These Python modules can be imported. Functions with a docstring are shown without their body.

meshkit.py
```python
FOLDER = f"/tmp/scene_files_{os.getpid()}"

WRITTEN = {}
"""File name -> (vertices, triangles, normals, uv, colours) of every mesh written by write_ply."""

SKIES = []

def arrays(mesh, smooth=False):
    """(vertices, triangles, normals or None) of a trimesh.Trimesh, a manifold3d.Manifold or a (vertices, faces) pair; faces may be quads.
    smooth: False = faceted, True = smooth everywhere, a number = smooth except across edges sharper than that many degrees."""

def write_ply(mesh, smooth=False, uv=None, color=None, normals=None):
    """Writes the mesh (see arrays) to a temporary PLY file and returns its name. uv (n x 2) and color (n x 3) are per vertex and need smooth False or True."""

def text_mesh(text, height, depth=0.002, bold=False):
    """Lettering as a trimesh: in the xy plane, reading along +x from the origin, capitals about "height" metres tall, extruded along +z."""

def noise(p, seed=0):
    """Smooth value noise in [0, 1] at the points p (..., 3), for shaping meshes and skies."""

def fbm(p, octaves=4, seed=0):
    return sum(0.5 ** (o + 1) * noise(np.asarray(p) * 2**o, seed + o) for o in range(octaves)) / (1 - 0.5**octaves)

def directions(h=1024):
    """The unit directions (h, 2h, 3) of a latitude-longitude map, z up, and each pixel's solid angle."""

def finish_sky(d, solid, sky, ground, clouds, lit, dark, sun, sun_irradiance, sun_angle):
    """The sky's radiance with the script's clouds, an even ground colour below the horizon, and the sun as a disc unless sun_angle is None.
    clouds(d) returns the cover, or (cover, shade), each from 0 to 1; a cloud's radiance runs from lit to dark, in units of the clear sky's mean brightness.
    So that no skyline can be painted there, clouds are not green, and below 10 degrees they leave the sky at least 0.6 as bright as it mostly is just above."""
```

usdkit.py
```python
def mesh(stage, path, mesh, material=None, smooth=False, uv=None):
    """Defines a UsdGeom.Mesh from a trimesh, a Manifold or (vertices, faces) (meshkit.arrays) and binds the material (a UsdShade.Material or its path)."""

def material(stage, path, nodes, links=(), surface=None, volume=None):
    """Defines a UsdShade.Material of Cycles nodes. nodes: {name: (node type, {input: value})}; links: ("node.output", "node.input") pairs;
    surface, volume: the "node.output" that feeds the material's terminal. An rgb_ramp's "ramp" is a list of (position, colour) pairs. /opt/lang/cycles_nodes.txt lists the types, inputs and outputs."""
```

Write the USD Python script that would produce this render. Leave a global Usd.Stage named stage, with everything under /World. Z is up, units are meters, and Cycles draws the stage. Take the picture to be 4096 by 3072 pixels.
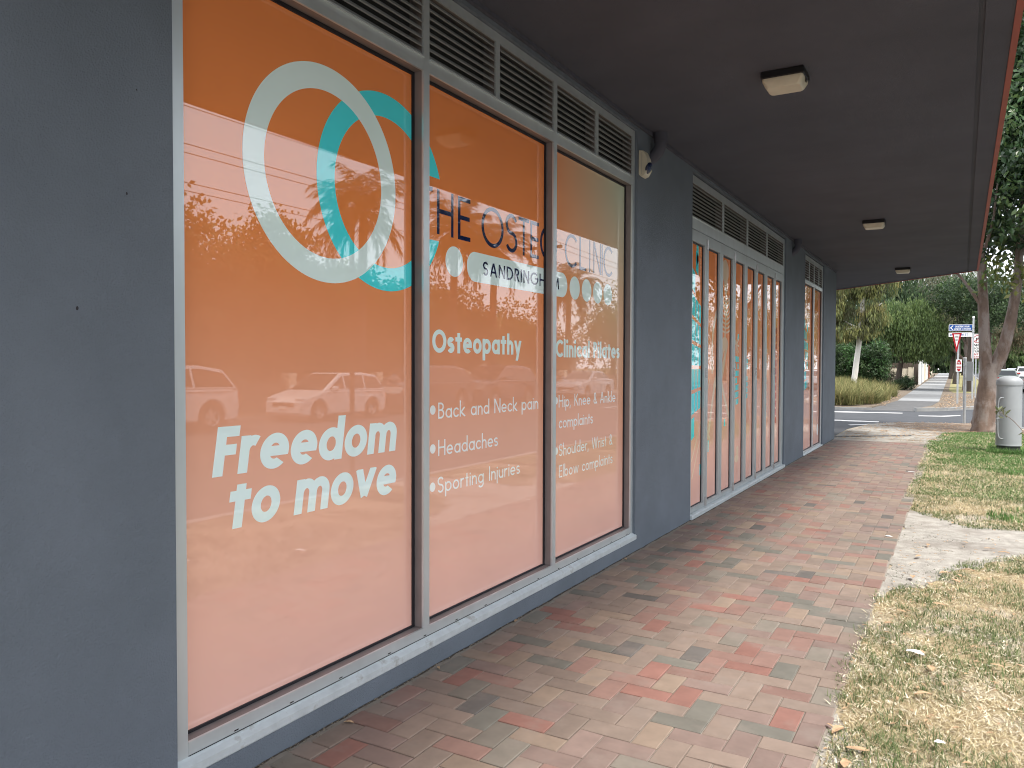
import math, random
import numpy as np, trimesh, usdkit, meshkit
from pxr import Usd, UsdGeom, UsdLux, UsdShade, Sdf, Gf, Vt
from shapely.geometry import Polygon, LineString, Point, box as sbox
from shapely.ops import unary_union
from shapely import affinity

rng = np.random.default_rng(7)
random.seed(7)
stage = Usd.Stage.CreateInMemory()
UsdGeom.SetStageUpAxis(stage, UsdGeom.Tokens.z)
UsdGeom.SetStageMetersPerUnit(stage, 1.0)
UsdGeom.Xform.Define(stage, '/World')
UsdGeom.Scope.Define(stage, '/World/Looks')

# ------------------------------------------------------------------ camera, sky, sun, exposure
F_PX, YAW, PITCH, ROLL = 3124.4, .52278, -.024779, .0029388      # focal length in pixels of a 4096 wide picture
CAM_AT, EXPOSURE = (2.53, 0.0, 1.678), 1.75
SUN_ELEV, SUN_AZ = math.radians(58), math.radians(118)              # azimuth from +y towards +x
SUN_INTENSITY, SUN_ANGLE = 0.40, 12.0
SKY_STRENGTH, CLOUD = 0.10, 7.0

def set_camera():
    c = UsdGeom.Camera.Define(stage, '/World/camera')
    cy, sy, cp, sp = math.cos(YAW), math.sin(YAW), math.cos(PITCH), math.sin(PITCH)
    fw = np.array([-sy * cp, cy * cp, sp]); r0 = np.array([cy, sy, 0.]); u0 = np.cross(r0, fw)
    r = r0 * math.cos(ROLL) + u0 * math.sin(ROLL); u = -r0 * math.sin(ROLL) + u0 * math.cos(ROLL)
    m = np.eye(4); m[0, :3] = r; m[1, :3] = u; m[2, :3] = -fw; m[3, :3] = CAM_AT
    c.AddTransformOp().Set(Gf.Matrix4d(*m.ravel().tolist()))
    c.CreateHorizontalApertureAttr(36.0); c.CreateVerticalApertureAttr(27.0)
    c.CreateFocalLengthAttr(F_PX / 4096 * 36.0)
    c.CreateClippingRangeAttr(Gf.Vec2f(0.05, 3000))
    c.CreateExposureAttr(EXPOSURE)
set_camera()
SUN_DIR = np.array([math.sin(SUN_AZ) * math.cos(SUN_ELEV), math.cos(SUN_AZ) * math.cos(SUN_ELEV), math.sin(SUN_ELEV)])

def set_sky():
    m = usdkit.material(stage, '/World/Looks/sky', {
        'tc': ('texture_coordinate', {}),
        'map': ('mapping', {'scale': (1.0, 1.0, 2.6)}),
        'n': ('noise_texture', {'scale': 2.2, 'detail': 7, 'roughness': .58, 'distortion': .3}),
        'cover': ('rgb_ramp', {'ramp': [(.30, (.60, .60, .60)), (.50, (.88, .88, .88)), (.62, (1, 1, 1))]}),
        'shade': ('rgb_ramp', {'ramp': [(.35, (CLOUD * 1.05, CLOUD * 1.07, CLOUD * 1.12)), (.8, (CLOUD * .74, CLOUD * .77, CLOUD * .83))]}),
        'sky': ('sky_texture', {'sky_type': 'single_scattering', 'sun_disc': False, 'sun_elevation': SUN_ELEV, 'sun_rotation': SUN_AZ, 'aerosol_density': 2.0}),
        'mix': ('mix', {'mix_type': 'mix'}),
        'bg': ('background_shader', {'strength': SKY_STRENGTH}),
    }, [('tc.generated', 'map.vector'), ('map.vector', 'n.vector'), ('n.fac', 'cover.fac'), ('n.fac', 'shade.fac'), ('cover.color', 'mix.fac'),
        ('sky.color', 'mix.color1'), ('shade.color', 'mix.color2'), ('mix.color', 'bg.color')], surface='bg.background')
    d = UsdLux.DomeLight.Define(stage, '/World/sky')
    UsdShade.MaterialBindingAPI.Apply(d.GetPrim()).Bind(m)
    s = UsdLux.DistantLight.Define(stage, '/World/sun')
    s.CreateIntensityAttr(SUN_INTENSITY); s.CreateAngleAttr(SUN_ANGLE); s.CreateColorAttr(Gf.Vec3f(1, .94, .86)); s.CreateNormalizeAttr(True)
    z = SUN_DIR; x = np.cross([0, 0, 1.], z); x /= np.linalg.norm(x); y = np.cross(z, x)
    mm = np.eye(4); mm[0, :3] = x; mm[1, :3] = y; mm[2, :3] = z
    s.AddTransformOp().Set(Gf.Matrix4d(*mm.ravel().tolist()))
set_sky()

# ------------------------------------------------------------------ helpers
def numbered(parent, name):
    p, k = f'{parent}/{name}', 0
    while stage.GetPrimAtPath(p):
        k += 1; p = f'{parent}/{name}_{k:03d}'
    return p
def tag(o, label=None, category=None, group=None, kind=None):
    p = o.GetPrim() if hasattr(o, 'GetPrim') else o
    for k, v in (('label', label), ('category', category), ('group', group), ('kind', kind)):
        if v: p.SetCustomDataByKey(k, v)
    return o
def thing(name, label, category, loc=(0, 0, 0), rz=0, group=None):
    x = UsdGeom.Xform.Define(stage, numbered('/World', name))
    x.AddTranslateOp().Set(Gf.Vec3d(*map(float, loc)))
    if rz: x.AddRotateZOp().Set(float(rz))
    return tag(x, label, category, group)
def obj(name, mesh, mat, parent=None, smooth=False, tint=None, label=None, kind=None):
    if isinstance(mesh, list): mesh = trimesh.util.concatenate(mesh)
    up = '/World' if parent is None else str(parent.GetPath())
    m = usdkit.mesh(stage, numbered(up, name), mesh, mat, smooth=smooth)
    if tint is not None:
        t = np.asarray(tint, np.float32)
        if t.ndim == 1:
            n = len(m.GetPointsAttr().Get()); t = np.tile(t, (n, 1))
        UsdGeom.PrimvarsAPI(m).CreatePrimvar('tint', Sdf.ValueTypeNames.Color3fArray, 'vertex').Set(Vt.Vec3fArray.FromNumpy(t))
    if label or kind: tag(m, label, kind=kind)
    return m
def struct(name, mesh, mat, **k): return tag(obj(name, mesh, mat, **k), kind='structure')
def bx(x0, x1, y0, y1, z0, z1, chamfer=0):
    if chamfer:
        c = chamfer; pts = []
        for sx in (x0, x1):
            for sy in (y0, y1):
                for sz in (z0, z1):
                    ix = c if sx == x0 else -c; iy = c if sy == y0 else -c; iz = c if sz == z0 else -c
                    pts += [(sx + ix, sy + iy, sz), (sx + ix, sy, sz + iz), (sx, sy + iy, sz + iz)]
        return trimesh.convex.convex_hull(np.array(pts))
    m = trimesh.creation.box((x1 - x0, y1 - y0, z1 - z0)); m.apply_translation(((x0 + x1) / 2, (y0 + y1) / 2, (z0 + z1) / 2)); return m
def polys(g):
    if g.is_empty: return []
    return [p for p in getattr(g, 'geoms', [g]) if p.geom_type == 'Polygon' and p.area > 1e-8]
def extr(g, t):
    ms = [trimesh.creation.extrude_polygon(p, t, engine='earcut') for p in polys(g)]
    return trimesh.util.concatenate(ms) if ms else None
def slab(pts, z0, z1):
    m = extr(Polygon(pts) if isinstance(pts, list) else pts, z1 - z0); m.apply_translation((0, 0, z0)); return m
def on_wall(g, x, t):      # polygon in (y, z) -> plate on the wall plane x, thickness t towards +x
    m = extr(g, t)
    if m is None: return None
    v = np.array(m.vertices); m.vertices = np.stack([v[:, 2] + x, v[:, 0], v[:, 1]], 1); return m
def on_front(g, y, t):     # polygon in (x, z) -> plate facing -y
    m = extr(g, t); v = np.array(m.vertices); m.vertices = np.stack([v[:, 0], y - v[:, 2], v[:, 1]], 1); return m
def tube(pts, radii, sides=10, caps=True, wob=0, seed=0):
    p = np.asarray(pts, float); n = len(p); radii = np.broadcast_to(np.asarray(radii, float), (n,))
    t = np.gradient(p, axis=0); t /= np.linalg.norm(t, axis=1, keepdims=True) + 1e-12
    a = np.zeros_like(p); ref = np.array([1., 0, 0]) if abs(t[0][0]) < .9 else np.array([0, 1., 0])
    for i in range(n):
        ref = ref - t[i] * (ref @ t[i]); ref /= np.linalg.norm(ref) + 1e-12; a[i] = ref
    b = np.cross(t, a); ang = np.arange(sides) * 2 * np.pi / sides
    rr = np.repeat(radii[:, None], sides, 1)
    if wob:
        q = np.stack([np.broadcast_to(np.arange(n)[:, None] * .7, (n, sides)), np.broadcast_to(np.cos(ang) * 1.6 + 5, (n, sides)), np.broadcast_to(np.sin(ang) * 1.6 + 5, (n, sides))], -1)
        rr = rr * (1 + wob * (meshkit.noise(q, seed) - .5) * 2)
    v = p[:, None] + rr[:, :, None] * (np.cos(ang)[None, :, None] * a[:, None] + np.sin(ang)[None, :, None] * b[:, None])
    i, j = np.meshgrid(np.arange(n - 1), np.arange(sides), indexing='ij')
    q = np.stack([i * sides + j, i * sides + (j + 1) % sides, (i + 1) * sides + (j + 1) % sides, (i + 1) * sides + j], -1).reshape(-1, 4)
    f = np.vstack([q[:, [0, 1, 2]], q[:, [0, 2, 3]]]); v = v.reshape(-1, 3)
    if caps:
        k = len(v); v = np.vstack([v, p[0], p[-1]]); j = np.arange(sides)
        f = np.vstack([f, np.stack([(j + 1) % sides, j, np.full(sides, k)], 1), np.stack([(n - 1) * sides + j, (n - 1) * sides + (j + 1) % sides, np.full(sides, k + 1)], 1)])
    return trimesh.Trimesh(v, f, process=False)
def lathe(profile, n=32, at=(0, 0, 0)):
    m = trimesh.creation.revolve(np.array(profile, float), sections=n); m.apply_translation(at); return m
def bez(pts, n=12):        # Catmull-Rom through points
    p = np.asarray(pts, float); p = np.vstack([2 * p[0] - p[1], p, 2 * p[-1] - p[-2]]); out = []
    for i in range(1, len(p) - 2):
        for t in np.linspace(0, 1, n, endpoint=False):
            out.append(.5 * ((2 * p[i]) + (-p[i - 1] + p[i + 1]) * t + (2 * p[i - 1] - 5 * p[i] + 4 * p[i + 1] - p[i + 2]) * t * t + (-p[i - 1] + 3 * p[i] - 3 * p[i + 1] + p[i + 2]) * t ** 3))
    out.append(p[-2]); return np.array(out)

# ------------------------------------------------------------------ materials
def M(name, color, rough=.6, spec=.3, var=.12, vscale=3., vdetail=5, bump=0, bscale=80., bdist=.004, metallic=0, coat=0, coat_rough=0., coat_ior=1.5, tint=False, stretch=(1, 1, 1), second=None, s_at=(.45, .65), s_scale=1.2, translucent=0, diffuse_rough=0):
    color = np.asarray(color, float)
    nodes = {'g': ('geometry', {}), 'map': ('mapping', {'scale': stretch}), 'n': ('noise_texture', {'scale': vscale, 'detail': vdetail, 'roughness': .6}),
             'p': ('principled_bsdf', {'roughness': rough, 'specular_ior_level': spec, 'metallic': metallic, 'coat_weight': coat, 'coat_roughness': coat_rough, 'coat_ior': coat_ior, 'diffuse_roughness': diffuse_rough})}
    links = [('g.position', 'map.vector'), ('map.vector', 'n.vector')]
    if tint:
        nodes['a'] = ('attribute', {'attribute': 'tint'})
        nodes['r'] = ('rgb_ramp', {'ramp': [(.25, (1 - var,) * 3), (.75, (1 + var,) * 3)]})
        nodes['mul'] = ('mix', {'mix_type': 'multiply', 'fac': 1.0})
        links += [('n.fac', 'r.fac'), ('a.color', 'mul.color1'), ('r.color', 'mul.color2')]; out = 'mul.color'
    else:
        nodes['r'] = ('rgb_ramp', {'ramp': [(.25, tuple(color * (1 - var))), (.75, tuple(np.minimum(color * (1 + var), 1)))]})
        links += [('n.fac', 'r.fac')]; out = 'r.color'
    if second is not None:
        nodes['n2'] = ('noise_texture', {'scale': s_scale, 'detail': 6, 'roughness': .65})
        nodes['r2'] = ('rgb_ramp', {'ramp': [(s_at[0], (0, 0, 0)), (s_at[1], (1, 1, 1))]})
        nodes['m2'] = ('mix', {'mix_type': 'mix', 'color2': tuple(second)})
        links += [('map.vector', 'n2.vector'), ('n2.fac', 'r2.fac'), ('r2.color', 'm2.fac'), (out, 'm2.color1')]; out = 'm2.color'
    links.append((out, 'p.base_color'))
    if bump:
        nodes['nb'] = ('noise_texture', {'scale': bscale, 'detail': 4, 'roughness': .6})
        nodes['b'] = ('bump', {'strength': bump, 'distance': bdist})
        links += [('g.position', 'nb.vector'), ('nb.fac', 'b.height'), ('b.normal', 'p.normal')]
    surf = 'p.BSDF'
    if translucent:
        nodes['t'] = ('translucent_bsdf', {}); nodes['mx'] = ('mix_closure', {'fac': translucent})
        links += [(out, 't.color'), ('p.BSDF', 'mx.closure1'), ('t.BSDF', 'mx.closure2')]; surf = 'mx.closure'
    return usdkit.material(stage, '/World/Looks/' + name, nodes, links, surface=surf)

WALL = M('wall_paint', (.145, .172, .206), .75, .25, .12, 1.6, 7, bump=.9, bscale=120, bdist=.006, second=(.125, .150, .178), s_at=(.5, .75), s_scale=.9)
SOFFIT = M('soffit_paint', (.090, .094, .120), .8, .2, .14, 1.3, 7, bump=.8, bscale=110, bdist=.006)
RED = M('red_trim_paint', (.30, .045, .028), .5, .4, .15, 4)
ALU_DOOR = M('door_aluminium', (.47, .515, .53), .42, .5, .08, 5, stretch=(1, 1, .3), metallic=.45)
CHANNEL = M('brown_grey_channel', (.215, .185, .18), .45, .4, .12, 6)
ALU = M('aluminium', (.60, .655, .675), .40, .5, .08, 5, stretch=(1, 1, .3), metallic=.60)
SILL = M('sill_metal', (.58, .64, .665), .48, .5, .16, 9, bump=.2, bscale=60, second=(.30, .295, .27), s_at=(.56, .74), s_scale=9, metallic=.25)
GASKET = M('gasket', (.015, .014, .018), .5, .4, .1)
SLAT = M('slat_metal', (.27, .28, .275), .5, .4, .1, 8)
LBACK = M('louvre_backing', (.07, .07, .068), .9, 0, .1)
VOID = M('void', (.01, .01, .01), .9, 0, .1)
COAT = dict(coat=1, coat_rough=0.0, coat_ior=2.0, rough=.55, spec=.0)
def film(name, color, var=.05):
    return M(name, color, var=var, vscale=1.2, **COAT)
ORANGE = None
AQUA = film('aqua_white_film', (.80, .985, .95))
BLUE = film('turquoise_film', (.08, .80, .86))
NAVY = film('navy_film', (.008, .014, .06))
WHITE_FILM = film('white_film', (.90, .94, .92))
XRAY = film('xray_film', (.80, .62, .44), .2)
REDFILM = film('red_film', (.55, .07, .05))
BLACK = M('black_plastic', (.012, .012, .014), .45, .4, .1)
CREAM = M('cream_plastic', (.62, .58, .46), .35, .5, .08, 12)
WHITE = M('white_paint', (.74, .74, .72), .5, .4, .06)
LENS = M('blue_lens', (.004, .012, .05), .12, .6, .1)
STEEL = M('galvanised_steel', (.42, .44, .45), .45, .5, .12, 14, metallic=.35)
HINGE = M('hinge_steel', (.50, .50, .50), .3, .5, .05, metallic=.7)
PIPEGREY = M('pipe_paint', (.31, .328, .338), .5, .4, .07, 3, second=(.25, .26, .27), s_at=(.66, .75), s_scale=4)
PAVER = M('paver', (1, 1, 1), .82, .22, .14, 9, 7, tint=True, bump=.4, bscale=140, bdist=.003, second=(.24, .20, .175), s_at=(.52, .78), s_scale=2.6)
BED = M('paver_bed_sand', (.28, .25, .215), .95, .1, .25, 30)
MORTAR = M('mortar_edge', (.24, .215, .185), .9, .1, .2, 12, bump=.4, bscale=60)
SOIL = M('verge_soil', (.34, .275, .17), .95, .1, .35, 14, 8, bump=.8, bscale=35, bdist=.02, second=(.40, .355, .29), s_at=(.48, .60), s_scale=1.3)
SAND = M('sandy_dirt', (.365, .345, .31), .95, .1, .28, 9, 8, bump=.8, bscale=45, bdist=.015, second=(.28, .255, .225), s_at=(.50, .64), s_scale=2.2)
LITTERSOIL = M('leaf_litter_soil', (.165, .135, .105), .95, .1, .35, 16, 8, bump=.8, bscale=30, bdist=.02)
ASPHALT = M('asphalt', (.062, .066, .073), .85, .25, .18, 2.5, 7, bump=.5, bscale=120, bdist=.006)
ASPHALT2 = M('worn_asphalt', (.10, .10, .10), .88, .2, .2, 3.5, 7, bump=.5, bscale=90, bdist=.006)
CONCRETE = M('concrete_path', (.25, .255, .255), .85, .2, .15, 1.2, 7, bump=.3, bscale=50)
KERB = M('kerb_concrete', (.27, .275, .27), .85, .2, .18, 3)
MARK = M('road_paint', (.55, .55, .54), .7, .2, .12, 6)
GROUND = M('ground', (.20, .18, .12), .95, .1, .3, .4)
BLADE = M('grass_blades', (1, 1, 1), .75, .15, .15, 5, tint=True, translucent=.25)
LEAF = M('leaf', (1, 1, 1), .5, .35, .2, 1.5, tint=True, translucent=.30)
GLOSSLEAF = M('glossy_leaf', (1, 1, 1), .32, .5, .2, 1.5, tint=True, translucent=.22)
BARK = M('smooth_bark', (.19, .135, .108), .8, .2, .42, 6, 8, stretch=(1, 1, .4), bump=.6, bscale=25, bdist=.015, second=(.27, .225, .20), s_at=(.46, .58), s_scale=4.5)
GUMBARK = M('pale_gum_bark', (.62, .60, .55), .7, .2, .15, 4, 6, stretch=(1, 1, .3))
DARKBARK = M('dark_bark', (.085, .07, .058), .9, .1, .35, 7, 7, stretch=(1, 1, .3), bump=.8, bscale=18, bdist=.03)
DRYLEAF = M('dry_leaf', (.46, .31, .19), .7, .2, .35, 30)
PAPER = M('paper_scrap', (.80, .80, .79), .8, .2, .04)
SIGNBLUE = M('sign_blue', (.008, .065, .26), .4, .4, .05)
SIGNRED = M('sign_red', (.36, .012, .02), .4, .4, .05)
SIGNBACK = M('sign_back', (.30, .32, .33), .45, .5, .1, metallic=.3)
TYRE = M('tyre', (.014, .014, .014), .8, .2, .2)
RIM = M('rim', (.45, .46, .47), .35, .5, .08, metallic=.6)
CARGLASS = M('car_glass', (.014, .018, .020), .05, .6, .05)
TAIL = M('tail_light', (.35, .015, .012), .2, .5, .1)
HEADL = M('head_light', (.60, .62, .64), .12, .6, .1)
def carpaint(name, c): return M(name, c, .35, .5, .04, coat=.8, coat_rough=.04)
P_WHITE, P_DARK, P_GREY, P_GREEN = carpaint('car_white', (.68, .69, .70)), carpaint('car_dark', (.03, .035, .045)), carpaint('car_silver', (.34, .36, .38)), carpaint('car_green_grey', (.11, .135, .12))
FENCEW = M('fence_white', (.76, .76, .74), .6, .3, .06)
FENCEC = M('fence_cream', (.60, .54, .42), .8, .2, .1)
FENCED = M('fence_timber', (.12, .095, .075), .85, .2, .3, 5, stretch=(1, 1, .2))
BRICK = M('brick_fence', (.33, .13, .08), .85, .2, .2, 8)
ROOF = M('roof_tiles', (.20, .09, .06), .8, .2, .2, 3)
RENDER = M('house_render', (.52, .48, .40), .8, .2, .08)
WIRE = M('wire', (.02, .02, .02), .6, .2, .1)
TIMBER = M('pole_timber', (.16, .12, .09), .9, .1, .25, 4, stretch=(1, 1, .2))
# the orange film: paving reflection put into its colour as peach at the foot; the third pane also fades to grey green at its top far corner
FILM_REFLECTION_RAMP = [(0, (.88, .53, .45)), (.5, (.85, .44, .30)), (1, (.90, .28, .08))]
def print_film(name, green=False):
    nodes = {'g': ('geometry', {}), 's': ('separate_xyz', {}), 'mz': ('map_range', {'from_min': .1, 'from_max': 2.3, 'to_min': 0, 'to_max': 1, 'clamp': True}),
             'r': ('rgb_ramp', {'ramp': FILM_REFLECTION_RAMP}), 'n': ('noise_texture', {'scale': 1.3, 'detail': 4}), 'rn': ('rgb_ramp', {'ramp': [(.3, (.95, .95, .95)), (.7, (1, 1, 1))]}), 'mm': ('mix', {'mix_type': 'multiply', 'fac': 1.}),
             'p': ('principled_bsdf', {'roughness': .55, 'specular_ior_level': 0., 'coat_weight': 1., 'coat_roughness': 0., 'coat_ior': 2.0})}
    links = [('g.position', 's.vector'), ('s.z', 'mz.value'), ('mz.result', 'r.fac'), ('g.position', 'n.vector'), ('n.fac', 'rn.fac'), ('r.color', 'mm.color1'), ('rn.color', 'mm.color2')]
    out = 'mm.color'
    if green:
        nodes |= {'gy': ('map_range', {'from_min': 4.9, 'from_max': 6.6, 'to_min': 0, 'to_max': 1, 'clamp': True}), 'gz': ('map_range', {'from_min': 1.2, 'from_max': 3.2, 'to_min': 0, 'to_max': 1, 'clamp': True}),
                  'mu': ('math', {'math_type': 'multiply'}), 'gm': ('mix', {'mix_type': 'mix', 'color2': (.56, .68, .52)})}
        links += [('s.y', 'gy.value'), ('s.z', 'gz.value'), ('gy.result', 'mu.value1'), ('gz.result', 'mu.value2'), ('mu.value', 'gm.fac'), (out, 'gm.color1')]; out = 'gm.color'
    return usdkit.material(stage, '/World/Looks/' + name, nodes, links + [(out, 'p.base_color')], surface='p.BSDF')
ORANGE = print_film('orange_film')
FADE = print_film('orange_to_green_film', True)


# ------------------------------------------------------------------ a geometric sans-serif lettering
def ell(cx, cy, rx, ry, n=40): return affinity.scale(Point(cx, cy).buffer(1, n // 4), max(rx, 1e-4), max(ry, 1e-4), origin=(cx, cy))
def glyph(ch, w, xh=.64):
    h = w / 2; hv = w * (.90 if w > .15 else 1.0); A, D = 1.04, -.30
    L = lambda *p: LineString(p).buffer(h, cap_style=2, join_style=2)
    def arc(cx, cy, rx, ry, a0, a1, n=28):
        t = np.radians(np.linspace(a0, a1, n)); return LineString(np.stack([cx + rx * np.cos(t), cy + ry * np.sin(t)], 1)).buffer(h, cap_style=2, join_style=2)
    ring = lambda cx, cy, rx, ry: ell(cx, cy, rx, ry).difference(ell(cx, cy, rx - w, ry - hv))
    R = lambda x0, x1, y0, y1: sbox(x0, y0, x1, y1)
    U = lambda *g: unary_union(g)
    r = xh / 2; X = xh
    Sg = lambda W, H: U(arc(W / 2, H - h - (H - w) / 4, W / 2 - h, (H - w) / 4, 25, 270), arc(W / 2, h + (H - w) / 4, W / 2 - h, (H - w) / 4, 90, -155))
    arch = lambda x0, wd: U(ring(x0 + wd / 2, X - wd / 2, wd / 2, wd / 2).intersection(R(x0, x0 + wd, X - wd / 2, X + 1)), R(x0 + wd - w, x0 + wd, 0, X - wd / 2 + .001))
    aw = X * .84
    if ch == ' ': return None, .34
    if ch == 'a': return U(ring(r, r, r, r), R(X - w, X, 0, X)), X
    if ch == 'b': return U(ring(r, r, r, r), R(0, w, 0, A)), X
    if ch == 'd': return U(ring(r, r, r, r), R(X - w, X, 0, A)), X
    if ch == 'p': return U(ring(r, r, r, r), R(0, w, D, X)), X
    if ch == 'g': return U(ring(r, r, r, r), R(X - w, X, D + X * .42, X), arc(r, D + X * .42, r - h, X * .42 - h, 0, -150)), X
    if ch == 'o': return ring(r, r, r, r), X
    if ch == 'c': return ring(r, r, r, r).difference(Polygon([(r, r), (2, r + 1.25), (2, r - 1.25)])), X * .86
    if ch == 'e': return U(ring(r, r, r, r).difference(Polygon([(r, r - hv / 2), (2, r - hv / 2), (2, r - 1.1)])), R(h, X - h * .9, r - hv / 2, r + hv / 2)), X
    if ch == 'n': return U(R(0, w, 0, X), arch(0, aw)), aw
    if ch == 'h': return U(R(0, w, 0, A), arch(0, aw)), aw
    if ch == 'm': return U(R(0, w, 0, X), arch(0, aw), arch(aw - w, aw)), 2 * aw - w
    if ch == 'u': return affinity.rotate(glyph('n', w, xh)[0], 180, origin=(aw / 2, X / 2)), aw
    if ch == 'r': return U(R(0, w, 0, X), ring(aw / 2, X - aw / 2, aw / 2, aw / 2).intersection(Polygon([(0, X - aw / 2), (aw / 2, X - aw / 2), (aw * .82, X + .05), (0, X + .1)]))), aw * .72
    if ch == 'l': return R(0, w, 0, A), w
    if ch == 'i': return U(R(0, w, 0, X), ell(h, X + .13 + h * .75, h * 1.12, h * 1.12)), w
    if ch == 'j': return U(R(0, w, D, X), ell(h, X + .13 + h * .75, h * 1.12, h * 1.12)), w
    if ch == 't': t = .06 + w * .38; return U(R(t, t + w, 0, min(X * 1.42, .90)), R(0, 2 * t + w, X - hv, X)), 2 * t + w
    if ch == 'f': return U(R(.1, .1 + w, 0, .9), R(0, .34, X - hv, X)), .34
    if ch == 'k': return U(R(0, w, 0, A), L((w * .8, X * .42), (X * .80, X)).intersection(R(0, 2, 0, X)), L((w * .9, X * .50), (X * .88, 0)).intersection(R(0, 2, 0, X))), X * .88
    if ch == 's': return Sg(X * .72, X), X * .72
    if ch in 'vy':
        W = X * .98; g = U(L((h * .9, X + .02), (W / 2, -.02 + h)), L((W - h * .9, X + .02), (W / 2, -.02 + h)))
        if ch == 'y': g = U(L((h * .9, X + .02), (W / 2, .05)), L((W - h * .9, X + .02), (W * .5 - (W * .5 - h) * (-D) / X, D - .02)))
        return g.intersection(R(-1, 3, D, X)), W
    if ch == 'w': W = X * 1.5; return U(*[L(a, b) for a, b in (((h, X + .02), (W * .28, h * .2)), ((W * .28, h * .2), (W / 2, X)), ((W / 2, X), (W * .72, h * .2)), ((W * .72, h * .2), (W - h, X + .02)))]).intersection(R(-1, 4, 0, X)), W
    if ch == ',': return L((h * 1.2, .12), (-h * .3, -.16)), w * 1.3
    if ch == '&': return U(ring(.30, .25, .27, .25).difference(Polygon([(.3, .25), (1, .55), (1, .18)])), ring(.30, .72, .20, .28), L((.22, .55), (.66, 0))).intersection(R(0, 1, 0, 1)), .66
    # capitals
    if ch == 'F': return U(R(0, w, 0, 1), R(0, .54, 1 - hv, 1), R(0, .50, .52 - hv / 2, .52 + hv / 2)), .54
    if ch == 'E': return U(R(0, w, 0, 1), R(0, .52, 1 - hv, 1), R(0, .49, .52 - hv / 2, .52 + hv / 2), R(0, .52, 0, hv)), .52
    if ch == 'L': return U(R(0, w, 0, 1), R(0, .46, 0, hv)), .46
    if ch == 'T': return U(R(.29 - h, .29 + h, 0, 1), R(0, .58, 1 - hv, 1)), .58
    if ch == 'H': return U(R(0, w, 0, 1), R(.68 - w, .68, 0, 1), R(0, .68, .52 - hv / 2, .52 + hv / 2)), .68
    if ch == 'I': return R(0, w, 0, 1), w
    if ch == 'O': return ring(.5, .5, .5, .5), 1.
    if ch == 'C': return ring(.5, .5, .5, .5).difference(Polygon([(.5, .5), (3, 3.0), (3, -2.0)])), .84
    if ch == 'G': return U(ring(.5, .5, .5, .5).difference(Polygon([(.5, .5), (3, 2.6), (3, .5)])).difference(R(.5, 1, .44, .9).intersection(R(.86, 1, .5, .6))), R(.55, .985, .44, .44 + hv)), .98
    if ch == 'S': return Sg(.56, 1), .56
    if ch == 'D': return U(R(0, w, 0, 1), ring(.22, .5, .52, .5).intersection(R(.22, 1, 0, 1)), R(0, .23, 0, hv), R(0, .23, 1 - hv, 1)), .74
    if ch in 'PRB':
        q = .26 if ch == 'B' else .29; top = U(ring(.24, 1 - q, .29, q).intersection(R(.24, 1, 0, 1)), R(0, .25, 1 - hv, 1), R(0, .25, 1 - 2 * q, 1 - 2 * q + hv), R(0, w, 0, 1))
        if ch == 'P': return top, .53
        if ch == 'R': return U(top, L((.26, .45), (.54, -.02)).intersection(R(0, 1, 0, 1))), .56
        qb = (1 - 2 * q + hv) / 2; return U(top, ring(.26, qb, .31, qb).intersection(R(.26, 1, 0, 1)), R(0, .27, 0, hv)), .57
    if ch == 'N': return U(R(0, w, 0, 1), R(.72 - w, .72, 0, 1), L((h * .8, 1.02), (.72 - h * .8, -.02)).intersection(R(0, .72, 0, 1))), .72
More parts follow.
